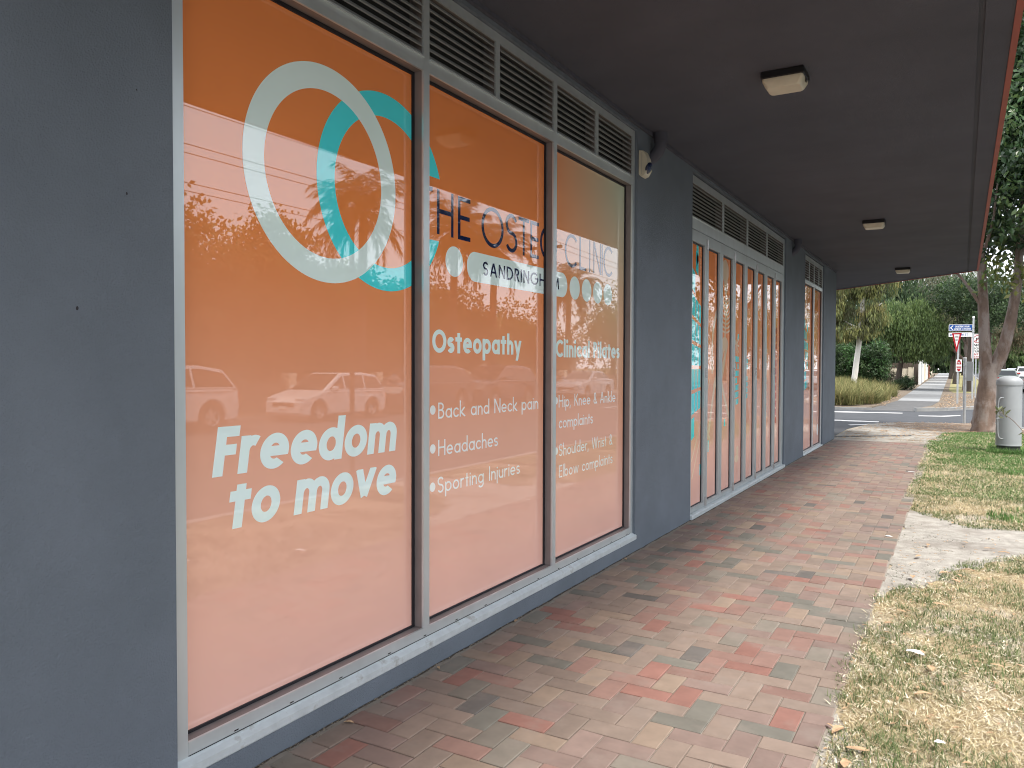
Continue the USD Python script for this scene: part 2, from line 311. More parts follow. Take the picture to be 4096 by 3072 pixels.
    if ch == 'M': return U(L((h, -.02), (.17, 1)), L((.17, 1), (.46, .08)), L((.46, .08), (.75, 1)), L((.75, 1), (.92 - h, -.02))).intersection(R(-1, 2, 0, 1)), .92
    if ch == 'A': return U(L((h * .8, -.02), (.38, 1.02)), L((.76 - h * .8, -.02), (.38, 1.02)), R(.16, .60, .26, .26 + hv)).intersection(R(-1, 2, 0, 1)), .76
    if ch == 'V': return U(L((h * .8, 1.02), (.36, -.02)), L((.72 - h * .8, 1.02), (.36, -.02))).intersection(R(-1, 2, 0, 1)), .72
    if ch == 'W': return U(L((h, 1.02), (.28, 0)), L((.28, 0), (.54, 1)), L((.54, 1), (.80, 0)), L((.80, 0), (1.08 - h, 1.02))).intersection(R(-1, 2, 0, 1)), 1.08
    if ch == 'Y': return U(L((h * .8, 1.02), (.33, .42)), L((.66 - h * .8, 1.02), (.33, .42)), R(.33 - h, .33 + h, 0, .46)).intersection(R(-1, 2, 0, 1)), .66
    if ch == 'K': return U(R(0, w, 0, 1), L((w * .7, .42), (.56, 1.02)), L((.22, .56), (.62, -.02))).intersection(R(0, 1, 0, 1)), .62
    if ch == 'U': return U(R(0, w, .3, 1), R(.62 - w, .62, .3, 1), ring(.31, .31, .31, .31).intersection(R(0, 1, 0, .31))), .62
    if ch == 'Z': return U(R(0, .58, 1 - hv, 1), R(0, .58, 0, hv), L((h, 0), (.58 - h, 1))).intersection(R(0, 1, 0, 1)), .58
    return R(0, .3, 0, .1), .3
def lettering(text, x0, x1, base, cap, w, xh=.64, gap=None, slant=0, words=False):
    """polygon of a line of text from x0 to x1, standing on base, capitals cap tall"""
    gap = gap if gap is not None else max(.05, .17 - .42 * w); x, gs = 0, []
    ids = []
    for q, ch in enumerate(text):
        g, adv = glyph(ch, w, xh)
        if g is not None: gs.append(affinity.translate(g, x, 0)); ids.append(text[:q].count(' '))
        x += adv + gap
    g = unary_union(gs)
    a, _, b, _ = g.bounds; s = (x1 - x0 - cap * math.tan(math.radians(slant)) * (1 if slant else 0)) / (b - a)
    g = affinity.affine_transform(g, [s, 0, 0, cap, x0 - a * s, base])
    if words:
        return [affinity.affine_transform(unary_union([q for q, k in zip(gs, ids) if k == n]), [s, 0, 0, cap, x0 - a * s, base]).simplify(.0008) for n in sorted(set(ids))]
    if slant: g = affinity.affine_transform(g, [1, math.tan(math.radians(slant)), 0, 1, -base * math.tan(math.radians(slant)), 0])
    return g.simplify(.0008)

# ------------------------------------------------------------------ ground, roads, paths
ROAD_Z = -.11
KX = 4.45
struct('ground', bx(-260, 300, -160, 420, -.9, -.5), GROUND)
struct('main_road', bx(KX + .1, 16.5, -120, 400, -.45, ROAD_Z), ASPHALT)
cross = [(-60, 18.5), (-.25, 18.5), (-.25, 22.3), (.1, 24.8), (.9, 26.3), (3.4, 27.0), (KX + .098, 27.0), (KX + .098, 46), (4.2, 40.2), (2.9, 37.2), (1.0, 34.4), (-2, 34.5), (-60, 34.2)]
struct('side_road', slab([(-60, 18.5), (KX + .098, 18.5), (KX + .098, 46), (-60, 46)], -.45, ROAD_Z - .004), ASPHALT)
verge_near = Polygon([(2.02, -30), (KX - .15, -30), (KX - .15, 22.8), (4.0, 25.2), (3.3, 26.8), (.9, 26.1), (.2, 24.8), (-.1, 22.5), (-.1, 19.05), (2.02, 19.05)])
dirt = Polygon([(1.99, 6.35), (2.22, 6.75), (2.6, 7.75), (3.1, 8.35), (4.3, 8.6), (4.3, 9.5), (3.2, 9.5), (2.6, 9.35), (2.3, 9.75), (1.99, 10.25)]).buffer(.04)
struct('grass_verge', slab(verge_near, -.42, -.014), SOIL)
corner_sand = Polygon([(-.08, 19.1), (2.0, 19.1), (2.3, 20.5), (2.4, 22.2), (3.9, 23.4), (4.15, 23.6), (3.9, 25.1), (3.3, 26.7), (.9, 26.0), (.25, 24.8), (-.05, 22.5)])
struct('sandy_corner', slab(corner_sand, -.1, -.008), M('corner_sand', (.37, .35, .315), .95, .1, .25, 7, 8, bump=.8, bscale=45, bdist=.015, second=(.22, .18, .135), s_at=(.46, .66), s_scale=1.6))
struct('edging_strip', slab([(-.08, 19.72), (1.5, 21.0), (1.46, 21.12), (-.08, 19.9)], -.1, .012), M('edging', (.16, .16, .155), .85, .2, .2, 6))
def wobbly(poly, amp, f, seed):
    p = np.array(poly.segmentize(.08).exterior.coords)[:-1]; n = meshkit.noise(np.c_[p * f, np.zeros(len(p))], seed) - .5; n2 = meshkit.noise(np.c_[p * f, np.ones(len(p)) * 7], seed) - .5
    return Polygon(p + np.c_[n, n2] * amp * 2).buffer(0)
struct('dirt_patch', slab(wobbly(dirt, .12, 5, 3), -.05, -.0085), SAND)
struct('dirt_strip', slab(wobbly(Polygon([(2.02, 2.6), (2.32, 2.6), (2.24, 3.4), (2.16, 3.75), (2.03, 4.05)]), .05, 8, 5), -.05, -.0095), SAND)
far_verge = Polygon([(-60, 34.4), (-2, 34.6), (1.0, 34.6), (1.9, 35.6), (2.8, 37.3), (3.9, 40.3), (KX - .15, 46), (KX - .15, 400), (-60, 400)])
ramp = Polygon([(-.9, 34.4), (.93, 34.45), (1.45, 38), (1.58, 42), (-.155, 42), (-.3, 38)])
struct('far_verge', slab(far_verge.difference(ramp.buffer(.002)), -.42, -.014), LITTERSOIL)
struct('verge_lawn', slab(Polygon([(2.05, 57), (KX - .3, 56), (KX - .3, 330), (.2, 330), (1.55, 90), (1.75, 62)]), -.2, -.006), M('lawn', (.20, .195, .085), .95, .1, .3, 2.5, 7, bump=.6, bscale=12, bdist=.03, second=(.27, .24, .13), s_at=(.42, .6), s_scale=.8))
struct('litter_patch', slab(wobbly(Polygon([(.7, 24.6), (1.6, 23.2), (2.5, 22.6), (3.9, 23.4), (4.0, 24.2), (3.7, 25.1), (3.2, 26.5), (1.0, 25.8)]), .3, 2.2, 6), -.05, -.004), M('brown_litter', (.235, .175, .13), .95, .1, .35, 12, 8, bump=.8, bscale=30, bdist=.02, second=(.33, .29, .24), s_at=(.5, .62), s_scale=2.))
def kerb_line(name, pts, width=.15, top=.0):
    g = LineString(pts).buffer(width / 2, cap_style=2, join_style=1)
    struct(name, slab(g, -.40, top), KERB)
kerb_line('kerb', [(KX - .08, -30), (KX - .08, 22.7), (4.05, 25.1), (3.5, 26.6), (3.2, 26.85)])
kerb_line('kerb', [(.95, 34.52), (1.2, 34.7), (1.95, 35.5), (2.88, 37.25), (3.95, 40.2), (KX - .08, 46), (KX - .08, 300)], .18, .02)
kerb_line('kerb', [(-50, 34.3), (-2, 34.45), (-.6, 34.5)], .16, -.02)
kerb_line('kerb', [(16.6, -110), (16.6, 380)], .2, .0)
struct('far_side_verge', bx(16.7, 60, -110, 400, -.42, -.012), LITTERSOIL)
path_dir = lambda y: -.012 * (y - 42)
pl = [(-.15, 34.7), (-.15, 42)] + [(-.15 + path_dir(y), y) for y in (60, 90, 140, 220, 320)]
pr = [(1.6 + .8 * path_dir(y), y) for y in (320, 220, 140, 90, 60)] + [(1.6, 42), (.85, 34.75)]
struct('asphalt_ramp', trimesh.convex.convex_hull(np.array([(x, y, z) for x, y, zt in ((-.9, 34.4, ROAD_Z + .004), (.93, 34.45, ROAD_Z + .004), (1.45, 38, -.003), (1.58, 42, -.003), (-.155, 42, -.003), (-.3, 38, -.003)) for z in (zt, -.3)])), ASPHALT2)
cpath = UsdGeom.Xform.Define(stage, '/World/concrete_path'); tag(cpath, kind='structure')
SHADE_BAND_CONCRETE = M('shade_band_concrete', (1, 1, 1), .85, .2, .12, 1.2, 7, tint=True, bump=.3, bscale=50)
ys = [42.01, 45.2, 48, 52, 56, 61, 66, 72, 78, 85, 92, 100, 110, 122, 136, 155, 180, 220, 320]
for k in range(len(ys) - 1):
    a, b = ys[k], ys[k + 1] - .03; v = (.30, .20, .17, .23, .25, .18, .31, .21, .33, .17, .30, .15, .31, .18, .34, .2, .3, .24)[k]  # tree shade across the path put into the tones of its lengths
    obj('shade_band', slab([(-.15 + path_dir(a), a), (1.6 + .8 * path_dir(a), a), (1.6 + .8 * path_dir(b), b), (-.15 + path_dir(b), b)], -.2, .0), SHADE_BAND_CONCRETE, cpath, tint=(v * .84, v * .86, v * .87))
def ragged(poly, s): return wobbly(poly, .035, 9, s)
z = ROAD_Z + .004
tag(struct('road_marking', [slab(Polygon(p), ROAD_Z - .003, z) for p in ([(-3.2, 27.05), (.25, 27.15), (.25, 27.5), (-3.2, 27.9)], )], MARK))
struct('road_marking', slab(Polygon([(-3, 31.9), (.6, 32.7), (.6, 33.0), (-3, 32.6)]), ROAD_Z - .003, z), MARK)
struct('road_marking', slab(Polygon([(1.2, 31.3), (2.0, 31.5), (2.5, 32.3), (2.5, 32.6), (1.9, 31.8), (1.2, 31.55)]), ROAD_Z - .003, z), MARK)
struct('road_marking', slab(Polygon([(-.35, 25.35), (.55, 26.5), (.8, 26.95), (.65, 26.95), (-.45, 25.55)]), ROAD_Z - .003, z), MARK)
for k in range(14):
    struct('road_marking', bx(10.1, 10.22, 30 + k * 9, 33 + k * 9, ROAD_Z + .001, ROAD_Z + .005), MARK)
struct('road_marking', slab(Polygon([(4.75, 34.6), (7.6, 34.6), (7.6, 34.9), (4.75, 34.9)]), ROAD_Z + .001, ROAD_Z + .005), MARK)
struct('road_marking', slab(Polygon([(4.9, 29.0), (6.4, 29.0), (6.4, 29.3), (4.9, 29.3)]), ROAD_Z + .001, ROAD_Z + .005), MARK)

# brick footpath: ninety degree herringbone, cells AX by AY
AX, AY, X0, Y0 = .124, .1195, -.091, -.1005
path = UsdGeom.Xform.Define(stage, '/World/brick_footpath'); tag(path, kind='structure')
obj('sand_bed', bx(0.0, 2.02, -12, 19.05, -.3, -.0075), BED, path)
obj('mortar_edge', slab(wobbly(Polygon([(.0, -12), (.055, -12), (.05, 8), (.10, 9), (.13, 11), (.09, 13.4), (.05, 15), (.05, 19), (0, 19)]), .02, 12, 2), -.05, -.001), MORTAR, path)
PAL = [((.365, .285, .235), 30), ((.340, .270, .225), 22), ((.395, .305, .235), 13), ((.365, .220, .185), 16), ((.40, .195, .160), 8), ((.225, .230, .200), 11), ((.165, .165, .158), 4), ((.335, .245, .215), 18), ((.295, .272, .230), 12)]
pw = np.array([p[1] for p in PAL], float)
MATCH = {(11, 32): 4, (15, 32): 4, (12, 31): 5, (11, 36): 3, (14, 37): 5, (14, 41): 3, (13, 38): 3, (10, 37): 6, (9, 34): 4, (16, 47): 5, (7, 36): 6}     # bricks whose tone stands out in the photograph
def paver_colour(y, cell=None):
    w = pw.copy()
    far = np.clip((y - 6) / 5, 0, 1)
    w[3] *= 1 + far * .8; w[7] *= 1 + 2.2 * far; w[5] *= 1 - .55 * far; w[4] *= 1 - .5 * far; w[8] *= 1 - .6 * far
    c = np.array(PAL[MATCH[cell] if cell in MATCH else rng.choice(len(PAL), p=w / w.sum())][0])
    c = c * .84 + np.array([.355, .260, .215]) * .16
    return c * rng.uniform(.90, 1.09) * .64
def paver_mesh(x0, x1, y0, y1):
    g = .0027; dz = rng.normal(0, .0013); tl = np.clip(rng.normal(0, .0009, 4), -.002, .002); b = .004
    x0 += g + rng.uniform(-.001, .001); x1 -= g; y0 += g; y1 -= g + rng.uniform(-.001, .001)
    t = [(x0 + b, y0 + b), (x1 - b, y0 + b), (x1 - b, y1 - b), (x0 + b, y1 - b)]; o = [(x0, y0), (x1, y0), (x1, y1), (x0, y1)]
    v = [(*t[k], dz + tl[k]) for k in range(4)] + [(*o[k], dz + tl[k] - b * .8) for k in range(4)] + [(*o[k], -.05) for k in range(4)]
    f = [(0, 1, 2), (0, 2, 3)]
    for a in (0, 4):
        for k in range(4):
            n = (k + 1) % 4; f += [(a + 4 + k, a + 4 + n, a + n), (a + 4 + k, a + n, a + k)]
    return trimesh.Trimesh(np.array(v), np.array(f), process=False)
pavers = []
EDGE = 2.02
for j in range(-100, 162):
    for i in range(0, 18):
        k = (i + j) % 4
        if k == 3: c = (i, i + 1, j, j + 2)
        elif k == 1: c = (i, i + 2, j, j + 1)
        else: continue
        x0, x1, y0, y1 = c[0] * AX + X0, c[1] * AX + X0, c[2] * AY + Y0, c[3] * AY + Y0
        far_edge = EDGE - (.10 if y0 > 11 else 0)
        x0, x1 = max(x0, .03), min(x1, far_edge + .015 * math.sin(y0 * 5) + rng.uniform(-.004, .004))
        y1 = min(y1, 19.03)
        if x1 - x0 < .03 or y1 - y0 < .03 or y0 < -12: continue
        pavers.append((x0, x1, y0, y1, (i, j)))
def seen(p):
    x, y = (p[0] + p[1]) / 2 - 2.53, (p[2] + p[3]) / 2
    d = y * math.cos(YAW) - x * math.sin(YAW); r = x * math.cos(YAW) + y * math.sin(YAW)
    if d < .5: return -1
    u, v = r / d * F_PX, (1.678) / d * F_PX
    return (v < 1536 + 90 + 40 and abs(u) < 2100) and 1 / d ** 3 or -1
pavers.sort(key=lambda p: -seen(p))
rest, rest_t = [], []
for n, p in enumerate(pavers):
    c = paver_colour(p[2], p[4]); m = paver_mesh(*p[:4])
    if n < 300 and seen(p) > 0: obj('paver', m, PAVER, path, tint=c)
    else: rest.append(m); rest_t.append(np.tile(c, (len(m.vertices), 1)))
obj('paver_field', rest, PAVER, path, tint=np.vstack(rest_t), kind='stuff')

# ------------------------------------------------------------------ the building
S = 3.82          # soffit height
bld = thing('clinic_building', 'dark grey rendered single corner building with orange printed shopfronts under a deep soffit', 'building')
def wall_piece(name, x0, x1, y0, y1, z0, z1): return obj(name, bx(x0, x1, y0, y1, z0, z1), WALL, bld)
wall_piece('wall', -.35, 0, -14, 1.885, -.3, S + .3)
wall_piece('wall', -.35, 0, 1.886, 6.614, -.3, .112)      # plinth under the window
wall_piece('wall', -.35, 0, 6.615, 8.257, -.3, S + .3)
wall_piece('wall', -.35, 0, 13.39, 15.187, -.3, S + .3)
obj('wall', slab([(-.35, 17.47), (0, 17.47), (0, 19.27), (-6, 25.27), (-6.3, 25.0), (-.35, 19.1)], -.3, S + .3), WALL, bld)
for a, b in ((1.886, 6.614), (8.258, 13.389), (15.188, 17.469)):
    wall_piece('wall_header', -.35, -.001, a, b, 3.762, S + .3)
    obj('dark_backing', bx(-.35, -.16, a, b, 0, 3.761), VOID, bld)
for yy, zz, q in ((1.74, 2.64, .0028), (1.70, 2.27, .0035), (1.52, 1.86, .0045), (1.30, 2.9, .0025), (7.4, 1.1, .003)):
    obj('scuff', on_wall(wobbly(ell(yy, zz, q, q * 1.3), q * .5, 90, int(zz * 100)).buffer(0), .0002, .0008), GASKET, bld)
obj('grimy_joint', slab(wobbly(Polygon([(.0002, -12), (.012, -12), (.010, 0), (.014, 5), (.010, 8.25), (.034, 8.27), (.032, 13.38), (.012, 13.4), (.010, 15.1), (.022, 15.2), (.022, 17.4), (.012, 17.5), (.012, 19), (.0002, 19)]), .010, 14, 31).intersection(sbox(.0002, -12, .2, 19)), -.02, .0012), M('grime', (.075, .065, .055), .95, .1, .4, 40, bump=.8, bscale=90), bld)
# soffit with a drip groove near its edge and a red edge trim
splay = lambda off: [(off, -14), (off, 23.2 - 2.8 - (off - 2.8) * (math.sqrt(2) - 1) ), ]
def edge_pts(off):     # footprint line at distance off from the wall, turning 45 degrees at the corner
    d = 2.8 - off; yc = 20.4 - d * (math.sqrt(2) - 1); return [(off, -14), (off, yc), (off - 9, yc + 9)]
def strip(o0, o1):
    a, b = edge_pts(o0), edge_pts(o1); return Polygon(a + b[::-1])
body = Polygon([(-.0, -14)] + edge_pts(2.585) + [(-9, 24)] + [(0, 15)])
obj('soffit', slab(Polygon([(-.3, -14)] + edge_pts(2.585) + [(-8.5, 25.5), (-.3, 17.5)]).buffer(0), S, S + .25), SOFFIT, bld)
obj('drip_groove', slab(strip(2.5851, 2.6199), S + .018, S + .25), SOFFIT, bld)
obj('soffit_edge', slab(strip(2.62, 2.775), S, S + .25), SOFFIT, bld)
obj('edge_trim', slab(strip(2.7755, 2.815), S - .012, S + .30), RED, bld)
obj('upper_wall', slab(Polygon(edge_pts(2.75) + [(-9, 28), (-9, -14)]), S + .26, 6.6), WALL, bld)
obj('cornice_shadow_bead', [bx(.001, .028, -14, 19.2, S - .03, S - .001)], SOFFIT, bld)

XF, XG = -.025, -.092      # frame face, printed glass face
def members(rects, x1=XF, depth=.012): return [on_wall(sbox(*r), x1 - depth, depth) for r in rects]
def channel(parent, rects): obj('glazing_channel', [on_wall(sbox(r[0] + .0006, r[1] + .0006, r[2] - .0006, r[3] - .0006), XF - .10, .0878) for r in rects], CHANNEL, parent)
def pane(parent, y0, y1, z0, z1, mat, XG=XG):
    o = obj('pane', bx(XG - .012, XG, y0, y1, z0, z1), mat, parent)
    g = sbox(y0, z0, y1, z1).difference(sbox(y0 + .014, z0 + .012, y1 - .020, z1 - .018))
    obj('gasket', on_wall(g, XG - .002, .010), GASKET, parent)
    return o
def louvre(parent, y0, y1, z0, z1, n):
    pitch = (z1 - z0) / n
    for k in range(n):
        zc = z0 + (k + .5) * pitch
        v = np.array([(XF - .006, y0, zc - pitch * .40), (XF - .003, y0, zc - pitch * .34), (XF - .020, y0, zc + pitch * .22), (XF - .060, y0, zc + pitch * .46), (XF - .060, y0, zc + pitch * .38), (XF - .022, y0, zc + pitch * .08)])
        v2 = v.copy(); v2[:, 1] = y1
        m = trimesh.convex.convex_hull(np.vstack([v, v2])); obj('slat', m, SLAT, parent)
    obj('louvre_backing', bx(-.155, -.118, y0, y1, z0, z1), LBACK, parent)
# --- the three pane window
fr = [(1.886, .166, 1.950, 3.757), (3.463, .2225, 3.518, 3.757), (5.022, .2225, 5.076, 3.757), (6.556, .166, 6.614, 3.757),
      (1.951, .166, 6.555, .222)]
for a, b in ((1.951, 3.462), (3.519, 5.021), (5.077, 6.555)): fr += [(a, 3.272, b, 3.345), (a, 3.700, b, 3.757)]
sub = [(2.68, 2.73), (4.222, 4.270), (5.762, 5.812)]
for a, b in sub: fr.append((a, 3.3455, b, 3.6995))
win = obj('shop_window', members(fr), ALU, bld)
channel(win, fr)
obj('transom_bead', [bx(XF + .0005, XF + .012, a, b, 3.340, 3.349) for a, b in ((1.951, 3.462), (3.519, 5.021), (5.077, 6.555))], ALU, win)
sp = np.array([(XF - .02, .166), (XF + .002, .166), (XF + .010, .160), (.006, .150), (.012, .146), (.012, .114), (.004, .106), (.0005, .112), (XF - .02, .112)])
sm = trimesh.creation.extrude_polygon(Polygon(sp), 4.74, engine='earcut'); v = np.array(sm.vertices); sm.vertices = np.stack([v[:, 0], 1.884 + v[:, 2], v[:, 1]], 1); sm.fix_normals()
obj('sill', sm, SILL, win)
obj('painted_gap_shadow', bx(XF - .001, XF + .0014, 1.952, 6.554, .1675, .1705), VOID, win)  # black strip laid on the rail, painting the shadow line above the sill
for k in range(14):
    yy = 2.15 + k * .33 + rng.uniform(-.03, .03); obj('weep_hole', bx(XF - .006, XF + .0008, yy, yy + .022, .1755, .1805), VOID, win)
for a, b in ((1.951, 2.679), (2.731, 3.462), (3.519, 4.221), (4.271, 5.021), (5.077, 5.761), (5.813, 6.555)): louvre(win, a, b, 3.350, 3.698, 8)
PANES = [(1.951, 3.462, .2225, 3.271), (3.519, 5.021, .2225, 3.271), (5.077, 6.555, .2225, 3.271)]
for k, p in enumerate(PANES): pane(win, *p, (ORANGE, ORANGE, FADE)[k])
prect = [sbox(p[0] + .001, p[2], p[1] - .001, p[3]) for p in PANES]
def print_on(name, g, mat, lift, label=None, rects=None, parent=None, XG=XG):
    for r in (rects or prect):
        m = on_wall(g.intersection(r), XG + .0002, lift)
        if m is not None: obj(name, m, mat, parent or win, label=label)
ringp = lambda cy, cz, ro, ri: Point(cy, cz).buffer(ro, 32).difference(Point(cy, cz).buffer(ri, 32))
print_on('emblem_ring', ringp(3.229, 2.572, .510, .389).difference(sbox(3.45, 2.386, 4, 2.742)), BLUE, .0004, 'turquoise open ring of the emblem')
print_on('emblem_ring', ringp(2.794, 2.574, .509, .392), AQUA, .0008, 'pale aqua ring of the emblem')
for cy in (3.860,): print_on('dot', ell(cy, 2.288, .092, .090), AQUA, .0004)
for cy in (5.524, 5.745, 5.963, 6.178): print_on('dot', ell(cy, 2.275, .092, .090), AQUA, .0004)
print_on('name_pill', LineString([(4.088, 2.282), (5.298, 2.279)]).buffer(.092, 24), AQUA, .0004, 'rounded pale bar behind the suburb name')
print_on('lettering', lettering('SANDRINGHAM', 4.178, 5.250, 2.240, .088, .145, gap=.17), NAVY, .0008, 'navy capitals SANDRINGHAM')
title = []
for ch, a, b in (('T', 3.545, 3.640), ('H', 3.683, 3.850), ('E', 3.898, 4.033), ('O', 4.161, 4.433), ('S', 4.459, 4.616), ('T', 4.632, 4.780), ('E', 4.800, 4.925), ('O', 4.944, 5.218),
                 ('C', 5.346, 5.560), ('L', 5.605, 5.728), ('I', 5.792, 5.812), ('N', 5.872, 6.030), ('I', 6.046, 6.066), ('C', 6.085, 6.272)):
    title.append(lettering(ch, a, b, 2.427, .257, .1))
print_on('lettering', unary_union(title), NAVY, .0006, 'large thin navy capitals THE OSTEO CLINIC')
print_on('lettering', lettering('Freedom', 2.122, 3.330, 1.217, .203, .240, .775, gap=.055, slant=8.7), AQUA, .0004, 'bold slanted word Freedom')
print_on('lettering', lettering('to move', 2.190, 3.326, .990, .203, .240, .775, gap=.055, slant=8.7), AQUA, .0004, 'bold slanted words to move')
print_on('lettering', lettering('Osteopathy', 3.636, 4.676, 1.745, .135, .215, .71), AQUA, .0004, 'bold word Osteopathy')
for wd, tx in zip(lettering('Clinical Pilates', 5.200, 6.448, 1.735, .132, .215, .71, words=True), ('Clinical', 'Pilates')): print_on('lettering', wd, AQUA, .0004, 'bold word ' + tx)
for t, a, b, zb in (('Back and Neck pain', 3.695, 4.925, 1.363), ('Headaches', 3.695, 4.367, 1.147), ('Sporting Injuries', 3.690, 4.660, .931), ('Hip, Knee & Ankle', 5.254, 6.358, 1.357), ('complaints', 5.256, 5.880, 1.198), ('Shoulder, Wrist &', 5.261, 6.300, .987), ('Elbow complaints', 5.262, 6.302, .826)):
    for wd, tx in zip(lettering(t, a, b, zb, .094, .108, .62, words=True), t.replace(',', '').replace('&', 'and').split()): print_on('lettering', wd, WHITE_FILM, .0004, 'thin white word ' + tx)
for cy, cz in ((3.642, 1.417), (3.642, 1.194), (3.640, .974), (5.212, 1.410), (5.217, 1.032)): print_on('bullet', ell(cy, cz, .027, .027), WHITE_FILM, .0004)

# --- the folding doors
B = [8.292 + .6268 * k for k in range(9)]
fr = [(8.258, 0.0, 8.291, 3.74), (13.310, 0, 13.388, 3.74), (8.2915, 3.166, 13.3095, 3.290), (8.2915, 3.66, 13.3095, 3.74)]
dsub = [(9.575, 9.635), (10.815, 10.875), (12.045, 12.105)]
for a, b in dsub: fr.append((a, 3.2905, b, 3.6595))
door = obj('folding_door', members(fr), ALU, bld)
channel(door, fr)
for a, b in ((8.292, 9.574), (9.636, 10.814), (10.876, 12.044), (12.106, 13.309)): louvre(door, a, b, 3.292, 3.658, 9)
obj('threshold', bx(-.11, .022, 8.262, 13.386, -.02, .044, .004), SILL, door)
obj('transom_bead', bx(XF + .0005, XF + .010, 8.2925, 13.3085, 3.284, 3.292), ALU, door)
drect = []
XD = XF - .034      # door glass sits closer to the face
for k in range(8):
    a, b = B[k] + .003, B[k + 1] - .003; st, zt, zb = .074, 3.036, .104
    g = sbox(a, .050, b, 3.160).difference(sbox(a + st, zb, b - st, zt))
    obj('leaf_frame', on_wall(g, XF - .062, .058), ALU_DOOR, door)
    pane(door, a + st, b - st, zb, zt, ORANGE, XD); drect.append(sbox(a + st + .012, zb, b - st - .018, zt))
for k in (1, 3, 5, 7):
    for z0, z1 in ((3.0, 3.12), (1.53, 1.645), (.052, .16)):
        ms = [trimesh.creation.cylinder(.011, (z1 - z0) / 3 - .003, sections=10) for _ in range(3)]
        for q, m in enumerate(ms): m.apply_translation((XF + .004, B[k], z0 + (z1 - z0) * (q + .5) / 3))
        ms += [bx(XF - .0035, XF - .0005, B[k] - .03, B[k] + .03, z0, z1)]
        obj('hinge', ms, HINGE, door)
def dprint(name, g, mat, lift, label=None): print_on(name, affinity.scale(g, .9874, .9874, origin=(0, 1.678)), mat, lift, label, drect, door, XD)
cells = []
vy, vz = 10.9, 1.62
def grid(ycols, zrows, y_ref, vy, vz, skip):
    out = []
    for ci, (a, b) in enumerate(ycols):
        for ri, (z0, z1) in enumerate(zrows):
            if skip(ci, ri): continue
            sa, sb = (vy - a) / (vy - y_ref), (vy - b) / (vy - y_ref)
            out.append(Polygon([(a, vz + (z0 - vz) * sa), (b, vz + (z0 - vz) * sb), (b, vz + (z1 - vz) * sb), (a, vz + (z1 - vz) * sa)]))
    return unary_union(out)
rows = [(.83 + .283 * k, .83 + .283 * k + .238) for k in range(8)]
dprint('block_pattern', grid([(8.575, 8.685), (8.70, 8.80), (8.818, 8.915)], rows, 8.575, vy, vz, lambda c, r: (c == 0 and r in (7,)) or (c == 1 and r in (0, 6)) or (c == 2 and r in (0, 7, 6))), BLUE, .0004, 'turquoise blocks on the first door leaf')
dprint('block_pattern', grid([(8.72, 8.80)], [(2.62, 2.82)], 8.575, 8.2, 2.2, lambda c, r: False), BLUE, .0004)
rows2 = [(1.13 + .10 * k, 1.13 + .10 * k + .078) for k in range(7)]
dprint('block_pattern', grid([(10.46, 10.53), (10.545, 10.61), (10.625, 10.69), (11.0, 11.06), (11.075, 11.13), (11.145, 11.2), (11.62, 11.68), (11.70, 11.75)], rows2, 10.4, 14.5, 1.6, lambda c, r: (c * 3 + r * 5) % 7 == 0), BLUE, .0004)
dprint('block_pattern', unary_union([sbox(*q) for q in ((9.96, .90, 10.02, .99), (9.235, .64, 9.275, .78), (8.91, .40, 8.965, .53), (10.62, 2.02, 10.68, 2.10), (10.95, .98, 11.0, 1.06))]), BLUE, .0004)
rows3 = [(.75 + .13 * k, .75 + .13 * k + .10) for k in range(12)]
dprint('block_pattern', grid([(12.83, 12.90), (12.915, 12.985), (13.0, 13.07), (13.085, 13.17)], rows3, 13.1, 10.2, 1.5, lambda c, r: False), REDFILM, .0004, 'red window grid on the last door leaf')
dprint('block_pattern', grid([(12.20, 12.26), (12.275, 12.33), (12.35, 12.40), (12.42, 12.47)], rows3, 13.1, 9.0, 1.5, lambda c, r: r > 9), XRAY, .0004)
# pale x-ray figure across the second to fourth leaves
bones = [ell(9.965, 2.87, .155, .145), Polygon([(9.90, 2.76), (10.08, 2.76), (10.06, 2.60), (9.95, 2.60)]), LineString([(10.0, 2.64), (10.02, 2.4), (9.99, 2.2), (9.97, 2.0)]).buffer(.03), ell(9.97, 1.95, .14, .09)]
for k in range(8):
    zz = 2.52 - k * .055; wd = .20 + .02 * k; t = np.linspace(200, 340, 14); bones.append(LineString([(10.0 + wd * math.cos(math.radians(a)) * .9, zz + .10 + .14 * math.sin(math.radians(a))) for a in t]).buffer(.012))
for pts, w in (([(9.82, 2.55), (9.55, 2.30), (9.42, 2.10)], .035), ([(9.42, 2.10), (9.39, 1.85), (9.40, 1.60)], .028), ([(10.16, 2.52), (10.36, 2.25), (10.40, 2.05)], .035), ([(10.40, 2.05), (10.52, 1.98)], .028), ([(10.05, 1.92), (9.90, 1.65), (9.80, 1.50)], .05), ([(9.80, 1.50), (9.98, 1.25), (10.18, 1.02)], .035), ([(9.90, 1.90), (9.66, 1.60), (9.50, 1.42)], .05), ([(9.50, 1.42), (9.38, 1.15), (9.28, .90)], .035), ([(9.28, .90), (9.22, .86), (9.30, .80)], .03), ([(8.6, .60), (8.92, 1.0), (9.3, 1.5)], .012), ([(8.62, .40), (8.9, .8)], .010)):
    bones.append(LineString(pts).buffer(w))
for k in range(5):
    a = math.radians(60 - k * 32); bones.append(LineString([(10.56, 1.95), (10.56 + .13 * math.cos(a), 1.95 + .16 * math.sin(a))]).buffer(.013))
bones.append(ell(10.62, .42, .10, .05)); bones.append(ell(10.66, .52, .05, .07))
dprint('xray_figure', unary_union(bones), XRAY, .0007, 'pale printed x-ray figure of a running body')

